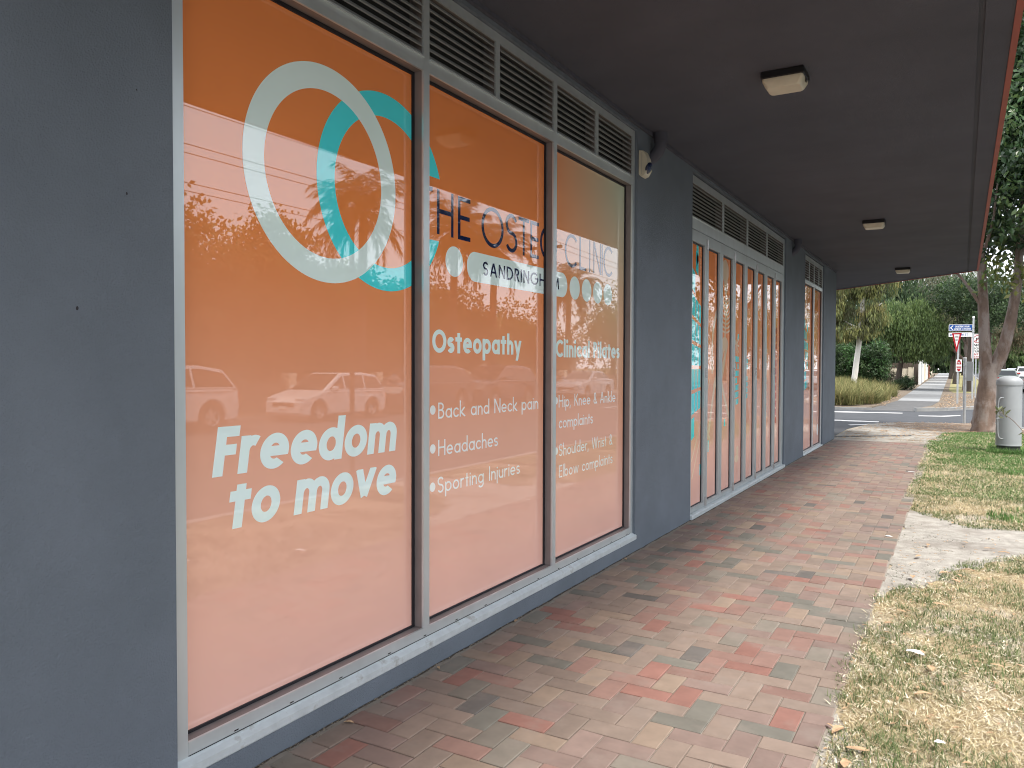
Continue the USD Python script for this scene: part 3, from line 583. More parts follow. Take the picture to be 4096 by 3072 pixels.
# --- the far narrow window
fr = [(15.188, .0, 15.305, 3.74), (16.33, .068, 16.42, 3.215), (17.38, .0, 17.468, 3.74), (15.306, .0, 17.379, .066), (15.306, 3.216, 17.379, 3.285), (15.306, 3.655, 17.379, 3.74)]
wsub = [(15.80, 15.85), (16.36, 16.41), (16.93, 16.98)]
for a, b in wsub: fr.append((a, 3.2855, b, 3.6545))
win2 = obj('far_window', members(fr), ALU, bld)
channel(win2, fr)
for a, b in ((15.306, 15.799), (15.851, 16.359), (16.411, 16.929), (16.981, 17.379)): louvre(win2, a, b, 3.287, 3.653, 8)
obj('sill', bx(-.10, .012, 15.19, 17.465, -.02, .020, .003), SILL, win2)
r2 = []
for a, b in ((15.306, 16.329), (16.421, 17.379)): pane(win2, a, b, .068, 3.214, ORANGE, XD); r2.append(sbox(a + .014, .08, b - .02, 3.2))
print_on('block_pattern', grid([(15.5, 15.62), (15.66, 15.77), (15.81, 15.92)], [(1.2 + .2 * k, 1.2 + .2 * k + .16) for k in range(7)], 15.5, 19, 1.7, lambda c, r: (c + r) % 4 == 3), BLUE, .0004, 'turquoise blocks on the far window', r2, win2, XD)
print_on('block_pattern', ell(17.2, .35, .10, .12), WHITE_FILM, .0004, None, r2, win2, XD)

# ------------------------------------------------------------------ fittings on wall and soffit
def soffit_light(y, label):
    t = thing('soffit_light', label, 'light', (1.37, y, S), 0, 'oblong lights under the soffit')
    obj('base', bx(-.150, .150, -.125, .125, -.052, -.0005, .006), BLACK, t)
    lo, hi = np.array([(-.143, -.118), (.143, -.118), (.143, .118), (-.143, .118)]), np.array([(-.115, -.092), (.115, -.092), (.115, .092), (-.115, .092)])
    pts = []
    for (q, zz, r) in ((lo, -.053, .02), (lo, -.068, .022), (hi * 1.1, -.105, .03), (hi, -.116, .03)):
        for c in q:
            for a in np.arange(0, 2 * np.pi, np.pi / 5):
                pts.append((c[0] - np.sign(c[0]) * r + r * math.cos(a), c[1] - np.sign(c[1]) * r + r * math.sin(a), zz))
    obj('diffuser', trimesh.convex.convex_hull(np.array(pts)), CREAM, t, smooth=25)
    obj('clip', bx(.1435, .150, -.012, .012, -.085, -.053), BLACK, t)
soffit_light(6.02, 'oblong cream soffit light with black base, nearest and largest in view')
soffit_light(12.72, 'oblong cream soffit light above the folding doors, middle of the row')
soffit_light(19.15, 'small looking oblong soffit light near the far corner of the soffit')
t = thing('alarm_strobe', 'white wedge shaped alarm strobe with round blue lens on wall beside louvres', 'alarm', (.0, 6.70, 3.36))
prof = Polygon([(.001, .02), (.02, 0), (.055, .012), (.085, .06), (.075, .16), (.045, .225), (.001, .235)])
m = trimesh.creation.extrude_polygon(prof, .11, engine='earcut'); v = np.array(m.vertices); m.vertices = np.stack([v[:, 0], v[:, 2] - .055, v[:, 1]], 1); m.fix_normals()
obj('casing', m, CREAM, t)
m = trimesh.creation.icosphere(3, .052); m.apply_scale((.45, 1, 1)); m.apply_transform(trimesh.transformations.rotation_matrix(math.radians(22), (0, 1, 0))); m.apply_translation((.078, -.014, .075))
obj('lens', m, LENS, t, smooth=True)
obj('seam', bx(.028, .031, -.0565, .0565, .02, .215), M('casing_seam', (.35, .34, .30), .6), t)
def elbow(y, label):
    t = thing('drain_elbow', label, 'drain pipe', (0, y, S), 0, 'drain elbows where soffit meets wall')
    c = bez([(.085, 0, -.001), (.085, 0, -.09), (.07, 0, -.15), (.03, 0, -.20), (-.03, 0, -.235)], 6)
    obj('pipe', tube(c, .055, 20), SOFFIT, t, smooth=40)
    obj('collar', lathe([(0.0551, -.085), (.063, -.085), (.063, -.001), (.0551, -.001)], 24, (.085, 0, 0)), SOFFIT, t, smooth=40)
elbow(6.98, 'dark painted drain elbow between the first window and the folding doors')
elbow(13.95, 'dark painted drain elbow beyond the folding doors')

# ------------------------------------------------------------------ grass, litter
def inside(poly, pts):
    from shapely import contains_xy
    return contains_xy(poly, pts[:, 0], pts[:, 1])
def blades(base, length, width, lean, az, tint, bend=.3, z0=-.012):
    n = len(base); d = np.stack([np.cos(az), np.sin(az)], 1); s = np.stack([-np.sin(az), np.cos(az)], 1) * width[:, None] / 2
    mid = base + d * (np.sin(lean) * length * .5)[:, None]; mz = np.cos(lean) * length * .55
    l2 = np.minimum(lean + bend, 1.52)
    tip = mid + d * (np.sin(l2) * length * .5)[:, None]; tz = mz + np.cos(l2) * length * .45
    v = np.zeros((n, 5, 3)); v[:, 0, :2] = base - s; v[:, 1, :2] = base + s; v[:, 2, :2] = mid + s * .8; v[:, 3, :2] = mid - s * .8; v[:, 4, :2] = tip
    v[:, :2, 2] = z0; v[:, 2:4, 2] = z0 + mz[:, None]; v[:, 4, 2] = z0 + tz
    f = (np.arange(n) * 5)[:, None, None] + np.array([[0, 1, 2], [0, 2, 3], [3, 2, 4]])
    return v.reshape(-1, 3), f.reshape(-1, 3), np.repeat(tint, 5, 0)
def pick(pal, n, jitter=.18):
    return np.array(pal)[rng.integers(0, len(pal), n)] * rng.uniform(1 - jitter, 1 + jitter, (n, 1))
STRAW = [(.62, .53, .34), (.70, .62, .44), (.50, .41, .24), (.78, .72, .56), (.34, .27, .16), (.26, .20, .12), (.66, .58, .38)]
GREEN = [(.12, .17, .07), (.16, .20, .085), (.20, .23, .11), (.095, .135, .055)]
LUSH = [(.095, .20, .055), (.12, .24, .07), (.08, .16, .045), (.17, .26, .10)]
grass_zone = verge_near.buffer(-.02).difference(dirt.buffer(-.03)).difference(corner_sand.buffer(-.25)).union(Polygon([(1.985, 4.1), (2.05, 4.1), (2.05, 6.3), (1.985, 6.3)])).union(Polygon([(1.915, 11.2), (2.06, 11.2), (2.06, 18.9), (1.915, 18.9)]))
def scatter(n, x0, x1, y0, y1, zone, near_bias=True):
    y = y0 + (y1 - y0) * (rng.random(n) ** (1.6 if near_bias else 1)); x = rng.uniform(x0, x1, n); p = np.c_[x, y]; return p[inside(zone, p)]
def density(p, scale, seed, lo, hi):
    d = meshkit.fbm(np.c_[p * scale, np.zeros(len(p))], 3, seed); return rng.random(len(p)) < np.clip((d - lo) / (hi - lo), 0, 1)
Vs, Fs, Ts, off = [], [], [], 0
def add_blades(*a, **k):
    global off
    v, f, t = blades(*a, **k); Vs.append(v); Fs.append(f + off); Ts.append(t); off += len(v)
def flush(name, mat, **k):
    global Vs, Fs, Ts, off
    o = obj(name, (np.vstack(Vs), np.vstack(Fs)), mat, tint=np.vstack(Ts), **k); Vs, Fs, Ts, off = [], [], [], 0; return o
greenness = lambda y: np.clip((y - 10.5) / 5.0, 0, 1)
# straw thatch
for n, y0, y1, ls, ws in ((210000, 2.7, 8, .030, .0030), (90000, 8, 15, .040, .0055), (26000, 15, 22, .05, .009)):
    p = scatter(n, 1.9, 4.3, y0, y1, grass_zone); p = p[density(p, 1.5, 4, .18, .5)]; p = p[rng.random(len(p)) > greenness(p[:, 1]) * .45]
    dd = np.array([dirt.distance(Point(q)) for q in p]) if y0 < 15 else np.full(len(p), 9.); p = p[rng.random(len(p)) < np.clip(.12 + dd / .45, 0, 1)]
    k = len(p); add_blades(p, rng.uniform(.5, 1.5, k) * ls, rng.uniform(.6, 1.4, k) * ws, rng.uniform(.9, 1.5, k), rng.uniform(0, 6.283, k), pick(STRAW, k), bend=.2, z0=-.013 + rng.uniform(0, .012))
p = scatter(17000, 1.95, 4.2, 2.7, 10.5, grass_zone); p = p[density(p, 1.8, 44, .30, .6)]; k = len(p)
add_blades(p, rng.uniform(.5, 1.4, k) * .034, rng.uniform(.6, 1.4, k) * .0052, rng.uniform(1.15, 1.52, k), rng.uniform(0, 6.283, k), pick([(.78, .72, .55), (.70, .62, .44), (.82, .77, .64)], k), bend=.15, z0=.002)
tag(flush('dry_grass', BLADE), 'straw coloured dry grass thatch covering the verge', 'grass', kind='stuff')
# green tufts: clumps
def tufts(nc, zone, y0, y1, per, L, w, pal, lo, hi, seed, x0=1.9, x1=4.3, spread=.035, lean=(.1, 1.0), fs=1.3):
    c = scatter(nc, x0, x1, y0, y1, zone); c = c[density(c, fs, seed, lo, hi)]
    n = len(c) * per; base = np.repeat(c, per, 0) + rng.normal(0, spread, (n, 2)); base = base[inside(zone.buffer(.04), base)]; n = len(base)
    add_blades(base, rng.uniform(.5, 1.35, n) * L, rng.uniform(.7, 1.3, n) * w, rng.uniform(*lean, n), rng.uniform(0, 6.283, n), pick(pal, n), bend=.45)
tufts(5200, grass_zone, 2.7, 8, 11, .050, .0040, GREEN, .44, .62, 11, lean=(.25, 1.2), fs=2.6)
tufts(6500, grass_zone, 7.5, 15, 10, .042, .006, GREEN, .34, .62, 12, lean=(.3, 1.3), fs=1.8)
tufts(7500, grass_zone.intersection(sbox(1.98, 11.5, 4.4, 23)), 11.5, 23, 9, .045, .010, LUSH + GREEN[:3] + STRAW[:2], .05, .75, 13, spread=.08, lean=(.3, 1.2))
tufts(4500, grass_zone.intersection(wobbly(Polygon([(1.98, 17.5), (2.4, 15.6), (3.2, 14.6), (4.4, 14.2), (4.4, 23), (1.98, 23)]), .5, 1.2, 8)), 14, 23, 10, .055, .010, LUSH, -.1, .45, 17, spread=.08, lean=(.2, 1.1))
tufts(150, Point(3.3, 10.4).buffer(.55), 9.7, 11, 12, .085, .008, LUSH, .05, .5, 14, 2.75, 3.9, lean=(.1, .9))
tufts(60, sbox(2.2, 2.8, 2.9, 3.7), 2.8, 3.6, 16, .07, .004, LUSH, .0, .3, 15, 2.25, 2.9)
tufts(130, sbox(3.0, 17.5, 3.8, 18.5), 17.5, 18.5, 16, .13, .008, LUSH, .0, .3, 16, 3.0, 3.8)
tag(flush('green_grass', BLADE), 'green grass tufts growing through the dry verge', 'grass', kind='stuff')
# sparse weeds on the dirt patch
tufts(420, dirt, 6.4, 9.8, 7, .035, .005, [(.08, .09, .055), (.13, .11, .08), (.10, .12, .07)], .50, .62, 21, spread=.05, lean=(.9, 1.4), fs=3.)
tag(flush('weeds', BLADE), 'flattened sparse weeds on the bare sandy patch', 'weeds', kind='stuff')

def leaf_shape(L, W, curl, seed):
    r = np.random.default_rng(seed); n = 7; x = np.linspace(0, 1, n); w = np.sin(np.pi * np.clip(x * .95 + .03, 0, 1)) ** .8 * W / 2 * (1 + .15 * r.normal(size=n)); zz = curl * L * (np.sin(np.pi * x) * .5 + .1 * r.random(n))
    v = []
    for i in range(n): v += [(x[i] * L - L / 2, -w[i], zz[i] + curl * W * .5), (x[i] * L - L / 2, 0, zz[i]), (x[i] * L - L / 2, w[i], zz[i] + curl * W * .6)]
    f = []
    for i in range(n - 1):
        for k in (0, 1): a = i * 3 + k; f += [(a, a + 3, a + 4), (a, a + 4, a + 1)]
    v = np.array(v); return trimesh.Trimesh(np.vstack([v, v - (0, 0, .0008)]), np.vstack([np.array(f), np.array(f)[:, ::-1] + len(v)]), process=False)
def ground_leaf(x, y, L, rz, label, mat=DRYLEAF, name='dry_leaf', cat='leaf', W=None, curl=.12, z=.004, group=None):
    m = leaf_shape(L, W or L * .38, curl, int(x * 1000 + y * 77) % 9999); m.apply_transform(trimesh.transformations.rotation_matrix(rz, (0, 0, 1))); m.apply_translation((x, y, z))
    return tag(obj(name, m, mat), label, cat, group)
ground_leaf(2.32, 5.0, .10, -.3, 'torn white paper scrap lying on the dry grass', PAPER, 'paper_scrap', 'litter', .05, .18, .03)
ground_leaf(2.86, 4.25, .07, .8, 'small white paper scrap beside a curled leaf at the picture edge', PAPER, 'paper_scrap', 'litter', .05, .2, .03)
ground_leaf(2.47, 3.86, .045, .2, 'tiny white paper scrap near the sandy strip', PAPER, 'paper_scrap', 'litter', .03, .2, .03)
ground_leaf(1.93, 8.45, .07, .1, 'white scrap lying on the brick paving by the bare patch', PAPER, 'paper_scrap', 'litter', .04, .15, .002)
ground_leaf(1.86, 13.8, .10, .2, 'pale leaf lying on the far brick paving edge', PAPER, 'paper_scrap', 'litter', .05, .15, .002)
ground_leaf(2.62, 3.62, .15, -.1, 'large pale curled dry leaf at the bottom right corner', DRYLEAF, curl=.25, z=.02)
ground_leaf(2.06, 3.82, .10, 1.2, 'buff folded dry leaf on the edge of the paving', DRYLEAF, curl=.2)
for k in range(26):
    y = rng.uniform(3.4, 9.5); x = 2.1 + (y - 1.5) * rng.uniform(0, .22)
    ground_leaf(x, y, rng.uniform(.05, .10), rng.uniform(0, 6.3), 'fallen brown leaf lying on the verge', DRYLEAF, curl=rng.uniform(.05, .25), z=.016, group='fallen leaves on the verge')
for x, y in ((.06, 10.9), (.05, 3.5), (.04, 6.3), (.07, 2.75), (.03, 4.4)):
    ground_leaf(x, y, rng.uniform(.03, .06), rng.uniform(0, 6), 'brown leaf lying at the foot of the wall', DRYLEAF, curl=.2, group='leaves at the foot of the wall')
ms = []
for k in range(900):
    y = 1.6 + 17 * rng.random() ** 1.8; m = trimesh.creation.icosphere(0, rng.uniform(.0015, .004)); m.apply_scale((1, 1.6, .6)); m.apply_translation((rng.exponential(.018) + .004 + (.022 if 8.26 < y < 13.4 else .002), y, .003)); ms.append(m)
tag(obj('grit', ms, M('grit', (.24, .20, .155), .9, .1, .5, 60)), 'grit and crumbs along the foot of the wall', 'grit', kind='stuff')
ms = []
for k in range(320):
    p = np.array([rng.uniform(2.0, 3.4), rng.uniform(3.0, 9.0)])
    ms.append(leaf_shape(rng.uniform(.02, .045), .012, .2, k)); ms[-1].apply_transform(trimesh.transformations.rotation_matrix(rng.uniform(0, 6), (0, 0, 1))); ms[-1].apply_translation((p[0], p[1], .012))
for k in range(800):
    p = np.array([rng.uniform(-.1, 3.6), rng.uniform(19.3, 26.3)])
    if not corner_sand.buffer(-.1).contains(Point(p)): continue
    ms.append(leaf_shape(rng.uniform(.05, .11), .03, .25, k)); ms[-1].apply_transform(trimesh.transformations.rotation_matrix(rng.uniform(0, 6), (0, 0, 1))); ms[-1].apply_translation((p[0], p[1], .012))
for k in range(700):
    p = np.array([rng.uniform(-.6, 4.2), rng.uniform(35, 52)])
    if -.3 + path_dir(p[1]) < p[0] < 1.65: continue
    ms.append(leaf_shape(rng.uniform(.08, .16), .05, .25, k)); ms[-1].apply_transform(trimesh.transformations.rotation_matrix(rng.uniform(0, 6), (0, 0, 1))); ms[-1].apply_translation((p[0], p[1], .012))
tag(obj('leaf_litter', ms, DRYLEAF), 'small dry leaf fragments strewn over the verge', 'leaves', kind='stuff')

# ------------------------------------------------------------------ trees and plants
def rand_dirs(n):
    d = rng.normal(size=(n, 3)); return d / np.linalg.norm(d, axis=1, keepdims=True)
def leaf_quads(pos, axis, L, W, tint):
    n = len(pos); axis = axis / (np.linalg.norm(axis, axis=1, keepdims=True) + 1e-9); s = np.cross(axis, rand_dirs(n)); s /= np.linalg.norm(s, axis=1, keepdims=True) + 1e-9
    L, W = np.broadcast_to(L, n)[:, None], np.broadcast_to(W, n)[:, None]; nrm = np.cross(axis, s)
    v = np.stack([pos, pos + axis * L * .5 + s * W * .5 + nrm * L * .04, pos + axis * L, pos + axis * L * .5 - s * W * .5 + nrm * L * .04], 1)
    f = (np.arange(n) * 4)[:, None, None] + np.array([[0, 1, 2], [0, 2, 3]])
    return v.reshape(-1, 3), f.reshape(-1, 3), np.repeat(tint, 4, 0)
def crown_points(blobs, n, clump, shell=.55):
    """leaf positions in clumps through the blobs (centre, radii)"""
    vol = np.array([np.prod(b[1]) ** (2 / 3) for b in blobs]); out, cl = [], []
    nc = max(1, n // clump)
    for (c, r), k in zip(blobs, rng.multinomial(nc, vol / vol.sum())):
        d = rand_dirs(k) * (shell + (1 - shell) * rng.random((k, 1))) ** 1.0
        cc = np.array(c) + d * np.array(r); out.append(cc)
    return np.vstack(out)
def crown(blobs, n, clump, spread, L, W, pal, droop=0, jitter=.25, hang=0, shell=.45):
    cc = crown_points(blobs, n, clump, shell); k = len(cc); ct = pick(pal, k, .28)
    pos = np.repeat(cc, clump, 0); N = len(pos); u = rng.random(N)
    pos = pos + rng.normal(0, spread, (N, 3)); ax = rand_dirs(N)
    if hang:
        pos[:, 2] -= u * hang; pos[:, :2] -= rng.normal(0, spread * .2, (N, 2)); ax = ax * .35 + np.array([0, 0, -1.])
    elif droop: ax = ax + np.array([0, 0, -droop])
    t = np.repeat(ct, clump, 0) * rng.uniform(1 - jitter, 1 + jitter, (N, 1))
    return leaf_quads(pos, ax, L * rng.uniform(.6, 1.3, N), W * rng.uniform(.7, 1.3, N), t)
def tree(name, label, trunk, cr, bark, leafmat=LEAF, group=None, category='tree', at=(0, 0, 0), smooth=True):
    t = thing(name, label, category, at, 0, group)
    if trunk: obj('trunk', trunk, bark, t, smooth=50)
    V, Fc, T, o = [], [], [], 0
    for v, f, c in cr: V.append(v); Fc.append(f + o); T.append(c); o += len(v)
    obj('crown', (np.vstack(V), np.vstack(Fc)), leafmat, t, tint=np.vstack(T))
    return t
def limb(p, r0, r1, n=8, sides=9, wob=.1, seed=1): c = bez(p, n); return tube(c, np.linspace(r0, r1, len(c)), sides, wob=wob, seed=seed)
G_DARK = [(.035, .062, .026), (.045, .075, .03), (.028, .05, .022), (.055, .09, .035)]
G_MID = [(.07, .11, .035), (.09, .135, .04), (.055, .09, .03), (.11, .15, .05)]
G_OLIVE = [(.14, .165, .06), (.18, .20, .075), (.11, .135, .05), (.20, .205, .07)]
G_GREY = [(.13, .14, .09), (.17, .17, .11), (.10, .115, .075)]
G_PEP = [(.10, .15, .05), (.12, .175, .06), (.08, .125, .045), (.15, .20, .07)]
# two stemmed street tree
tr = tree('street_tree', 'smooth barked street tree forking into two stems on the green verge', [
    limb([(-.02, 0, -.05), (-.01, 0, .1), (.04, .02, .7), (.08, 0, 1.3), (.13, 0, 1.75)], .30, .185, 8, 16, .10, 3),
    limb([(.07, 0, 1.45), (0, -.02, 2.1), (-.04, 0, 3.0), (-.10, .03, 4.2), (-.22, .1, 5.2), (-.5, .2, 6.4)], .165, .055, 6, 14, .10, 4),
    limb([(.14, 0, 1.45), (.38, .02, 2.05), (.56, 0, 2.9), (.68, -.02, 4.0), (.74, 0, 5.2), (.9, 0, 7.4)], .17, .06, 6, 14, .10, 5),
    limb([(-.08, .0, 3.2), (-.5, .1, 3.9), (-.75, .2, 4.2)], .05, .02, 6, 8), limb([(-.12, 0, 4.4), (.1, -.3, 5.2), (.2, -.6, 6.2)], .05, .02, 6, 8),
    limb([(.7, 0, 4.4), (1.2, .2, 5.2), (1.6, .3, 6.2)], .05, .02, 6, 8), limb([(.72, 0, 4.8), (.4, .4, 5.8), (.3, .6, 7)], .045, .02, 6, 8)],
    [crown([((.9, -.2, 6.6), (2.0, 2.2, 1.7)), ((.2, .3, 8.2), (1.7, 1.9, 1.6)), ((1.6, .4, 8.8), (1.8, 1.9, 1.6)), ((.7, 0, 10.6), (1.6, 1.8, 1.6)), ((1.5, -.8, 5.2), (1.2, 1.2, .8)), ((.15, .3, 5.0), (.8, 1.0, .7)), ((2.0, -.1, 7.2), (1.6, 1.8, 1.8)), ((.5, .5, 6.6), (1.2, 1.5, 1.4)), ((.9, .5, 9.4), (1.3, 1.5, 1.5))], 30000, 22, .17, .18, .09, [(.035, .07, .028), (.05, .095, .033), (.028, .055, .024), (.09, .14, .045)], droop=.7, shell=.25),
     crown([((.6, -.3, 3.9), (1.2, .9, .5)), ((1.3, .2, 3.7), (.8, .9, .4)), ((.25, .1, 4.4), (.6, .6, .35))], 600, 10, .14, .16, .08, [(.16, .20, .05), (.09, .14, .045), (.20, .21, .06)], droop=.9, shell=.2)],
    BARK, GLOSSLEAF, at=(3.02, 23.3, 0))
# pale gum with hanging leaves over the strappy planting
tree('gum_tree', 'pale trunked gum tree with hanging olive leaves above the strappy planting', [
    limb([(-2.62, 46, -.1), (-2.56, 46, .7), (-2.44, 46, 1.9), (-2.30, 46, 3.2), (-2.2, 46, 4.6), (-2.15, 46, 6.5), (-2.0, 46.2, 9)], .165, .10, 6, 12, .06, 2),
    limb([(-2.33, 46, 3.7), (-2.9, 45.7, 4.0), (-3.5, 45.5, 4.5)], .06, .02, 6, 8), limb([(-2.3, 46, 3.55), (-2.6, 45.6, 3.7), (-3.3, 45.3, 3.5)], .045, .015, 6, 8), limb([(-2.25, 46, 4.0), (-1.7, 45.8, 4.6), (-1.2, 45.7, 5.0)], .05, .02, 6, 8)],
    [crown([((-1.65, 45.8, 4.6), (.75, .9, .75)), ((-3.5, 45.5, 4.9), (1.1, .9, .8)), ((-3.2, 45.5, 3.7), (1.3, .9, .35)), ((-2.3, 46, 6.6), (2.0, 1.5, 1.3)), ((-1.9, 45.6, 3.75), (.5, .6, .25))], 20000, 30, .12, .26, .045, G_OLIVE + [(.24, .215, .08), (.07, .075, .035), (.09, .09, .04)], hang=.38, shell=.3)], GUMBARK)
t = tree('bushy_shrub', 'dense dark green shrub behind the pale gum trunk', [limb([(-2.5, 50, 0), (-2.4, 50, 1.5)], .06, .03)],
    [crown([((-2.2, 50, 1.6), (1.1, 1.0, 1.4)), ((-3.6, 50, 1.7), (1.3, 1, 1.5)), ((-1.7, 50, 2.2), (.6, .8, .9)), ((-5.2, 50, 1.8), (1.4, 1, 1.6))], 24000, 20, .12, .15, .08, G_DARK + [(.06, .13, .04), (.05, .11, .035)])], DARKBARK, category='shrub')
tree('pepper_tree', 'large soft green weeping tree overhanging the concrete path', [limb([(-1.5, 62, 0), (-1.3, 62, 1.6), (-1.0, 62, 3.0), (-.4, 62, 4.4)], .22, .09, 6, 10), limb([(-1.1, 62, 2.7), (0, 61.6, 4), (.8, 61.5, 4.3)], .08, .03)],
    [crown([((-.3, 61.5, 5.0), (1.5, 1.6, 1.5)), ((.7, 61.3, 4.1), (1.2, 1.4, 1.1)), ((-1.7, 62, 5.1), (1.3, 1.5, 1.4)), ((.0, 61.2, 3.4), (1.5, 1.3, .7)), ((-1.2, 62, 4.0), (1.2, 1.3, 1.0))], 34000, 24, .18, .24, .075, G_PEP + G_MID[:2], hang=.75)], DARKBARK)
for k, (x, y, zc, rx, rz, pal, lab, hang, L, W) in enumerate((
    (-3.4, 72, 7.8, 3.2, 4.4, G_DARK, 'very dark dense tree rising behind the pale gum', .3, .26, .08),
    (2.0, 84, 9.0, 4.2, 4.0, G_GREY, 'greyish olive gum with drooping leaves high above the path', 1.0, .30, .05),
    (-2.2, 100, 8.0, 4.0, 4.0, G_OLIVE, 'tall olive gum far along the left of the path', .8, .34, .07),
    (1.2, 118, 6.2, 3.8, 3.6, G_DARK, 'shadowy tree arching over the far end of the path', .2, .34, .16),
    (-7.5, 60, 4.5, 3.2, 3.4, G_DARK, 'dark tree at far left behind the shrubs', .2, .24, .10),
    (2.6, 160, 6.0, 4.0, 4.5, G_MID, 'mid green verge tree farthest along the path', .2, .45, .2),
    (-9.5, 78, 5.6, 4.2, 5.2, G_MID, 'broad mid green tree behind the cream wall', .3, .35, .14),
    (-6.0, 130, 6.0, 5.5, 6.0, G_DARK, 'dark tree crown beyond the brick front fence', .3, .5, .2),
    (-1.5, 210, 5.0, 7.0, 6.0, G_DARK, 'dark mass of foliage closing the end of the path', .2, .7, .3),
    (-3.2, 66, 4.6, 1.8, 2.4, G_DARK, 'shaded tree filling the gap left of the weeping tree', .3, .24, .1),
    (9.0, 230, 6.0, 9.0, 6.5, G_MID, 'far green tree closing the end of the road', .2, .8, .35))):
    tree('background_tree', lab, [limb([(x, y, 0), (x + .2, y, zc * .4), (x, y, zc)], .28, .12, 5, 9, .15, k)],
         [crown([((x, y, zc), (rx, rx * .8, rz)), ((x + rx * .55, y - .5, zc - rz * .25), (rx * .55, rx * .6, rz * .6)), ((x - rx * .5, y + .5, zc + rz * .2), (rx * .6, rx * .6, rz * .6))], 16000, 24, .35, L * 1.2, W * 1.4, pal, hang=hang, shell=.25)], DARKBARK, group='trees along the far path')
# verge tree with pale forking stem and the dark trunk beside it
tree('verge_tree', 'leaning pale stemmed verge tree behind the no entry sign', [limb([(2.75, 62, 0), (2.78, 62, 1.2), (2.8, 62, 2.2), (2.72, 62, 3.0), (2.85, 62, 3.8), (2.7, 62, 5.4)], .22, .08, 6, 10, .12), limb([(2.78, 62, 2.0), (2.3, 61.8, 2.45), (1.9, 61.7, 2.9), (1.6, 61.6, 3.6)], .10, .05), limb([(2.74, 62, 3.1), (2.5, 62, 3.8), (2.4, 62, 4.6)], .09, .04)],
     [crown([((2.8, 62, 6.2), (2.0, 1.8, 1.6)), ((4.4, 62, 5.8), (1.8, 1.6, 1.5)), ((1.6, 62, 6.4), (1.4, 1.4, 1.3)), ((3.3, 61, 4.6), (1.1, 1.0, .6))], 9000, 22, .2, .2, .09, G_DARK + G_MID[:1])], BARK)
tree('verge_tree', 'dark thick trunked verge tree behind the street name post', [limb([(2.95, 59.5, -.05), (2.95, 59.5, .4), (2.95, 59.5, 1.5), (3.0, 59.5, 3.2), (3.1, 59.5, 5)], .24, .15, 6, 12, .12)],
     [crown([((3.4, 59, 6.4), (2.2, 1.8, 1.5)), ((4.8, 58.6, 5.4), (1.5, 1.5, 1.2)), ((3.4, 58, 4.4), (.9, .9, .7))], 8000, 22, .2, .2, .09, G_DARK)], DARKBARK)
tree('kerbside_tree', 'brownish tree leaning over the parked wagon', [limb([(7.5, 130, 0), (7.6, 130, 3), (7.2, 130, 6)], .3, .12)],
     [crown([((7.0, 130, 6.5), (4, 3, 3)), ((9.5, 131, 7.5), (3.5, 3, 2.6))], 8000, 24, .35, .4, .14, [(.15, .12, .07), (.11, .10, .055), (.09, .10, .05)], hang=.6)], DARKBARK)
tree('kerbside_tree', 'dark green tree hanging over the road at the right edge', [limb([(4.1, 70, 0), (4.2, 70, 3), (4.5, 70, 6)], .25, .1)],
     [crown([((5.6, 68, 6.6), (2.0, 2, 1.9)), ((6.4, 67, 5.2), (1.3, 1.3, .8)), ((7.3, 68, 7.4), (1.8, 2, 1.8))], 9000, 22, .2, .22, .10, G_DARK)], DARKBARK)
tree('round_bush', 'small dark round bush beside the white fence', None, [crown([((-.85, 61, .45), (.62, .6, .45)), ((-1.3, 61, .40), (.4, .5, .4))], 2600, 16, .07, .12, .06, G_DARK + [(.05, .10, .04)])], DARKBARK, category='bush')
tree('grey_shrub', 'low grey green shrub in front of the cream wall', None, [crown([((-2.0, 64, .7), (.8, .8, .75)), ((-2.9, 66, .8), (.9, .8, .8)), ((-1.5, 68, .5), (.45, .5, .5))], 5000, 16, .09, .12, .05, [(.13, .125, .085), (.10, .11, .06), (.16, .14, .10)])], DARKBARK, category='shrub')
# strappy planting bank
bank = Polygon([(-9, 35.2), (-1.05, 35.2), (-.5, 38.5), (-.35, 43), (-.5, 52), (-3, 57), (-9, 57)])
struct('planting_bank', trimesh.convex.convex_hull(np.array([(x, y, -.1) for x, y in bank.exterior.coords] + [(-8.5, 39, .35), (-2.6, 39, .30), (-1.6, 48, .25), (-8, 56, .4)])), LITTERSOIL)
def bank_z(p): return np.clip((-.7 - p[:, 0]) * .17, -.01, .33) * np.clip((p[:, 1] - 35.2) / 3.0, 0, 1)
c = scatter(900, -8.5, -.5, 35.5, 50, bank.buffer(-.22)); c = c[density(c, .5, 31, .05, .35)]
per = 40; n = len(c) * per; base = np.repeat(c, per, 0) + rng.normal(0, .07, (n, 2)); v, f, tt = blades(base, rng.uniform(.5, 1.25, n) * .80, rng.uniform(.7, 1.3, n) * .026, rng.uniform(.05, .85, n), rng.uniform(0, 6.283, n), pick([(.20, .20, .085), (.25, .23, .10), (.15, .165, .065), (.30, .25, .12), (.12, .13, .05)], n), bend=.5, z0=0)
v[:, 2] += np.repeat(bank_z(base), 5); tag(obj('strappy_grass', (v, f), BLADE, tint=tt), 'olive strappy grasses massed on the bank below the gum', 'ornamental grass', kind='stuff')
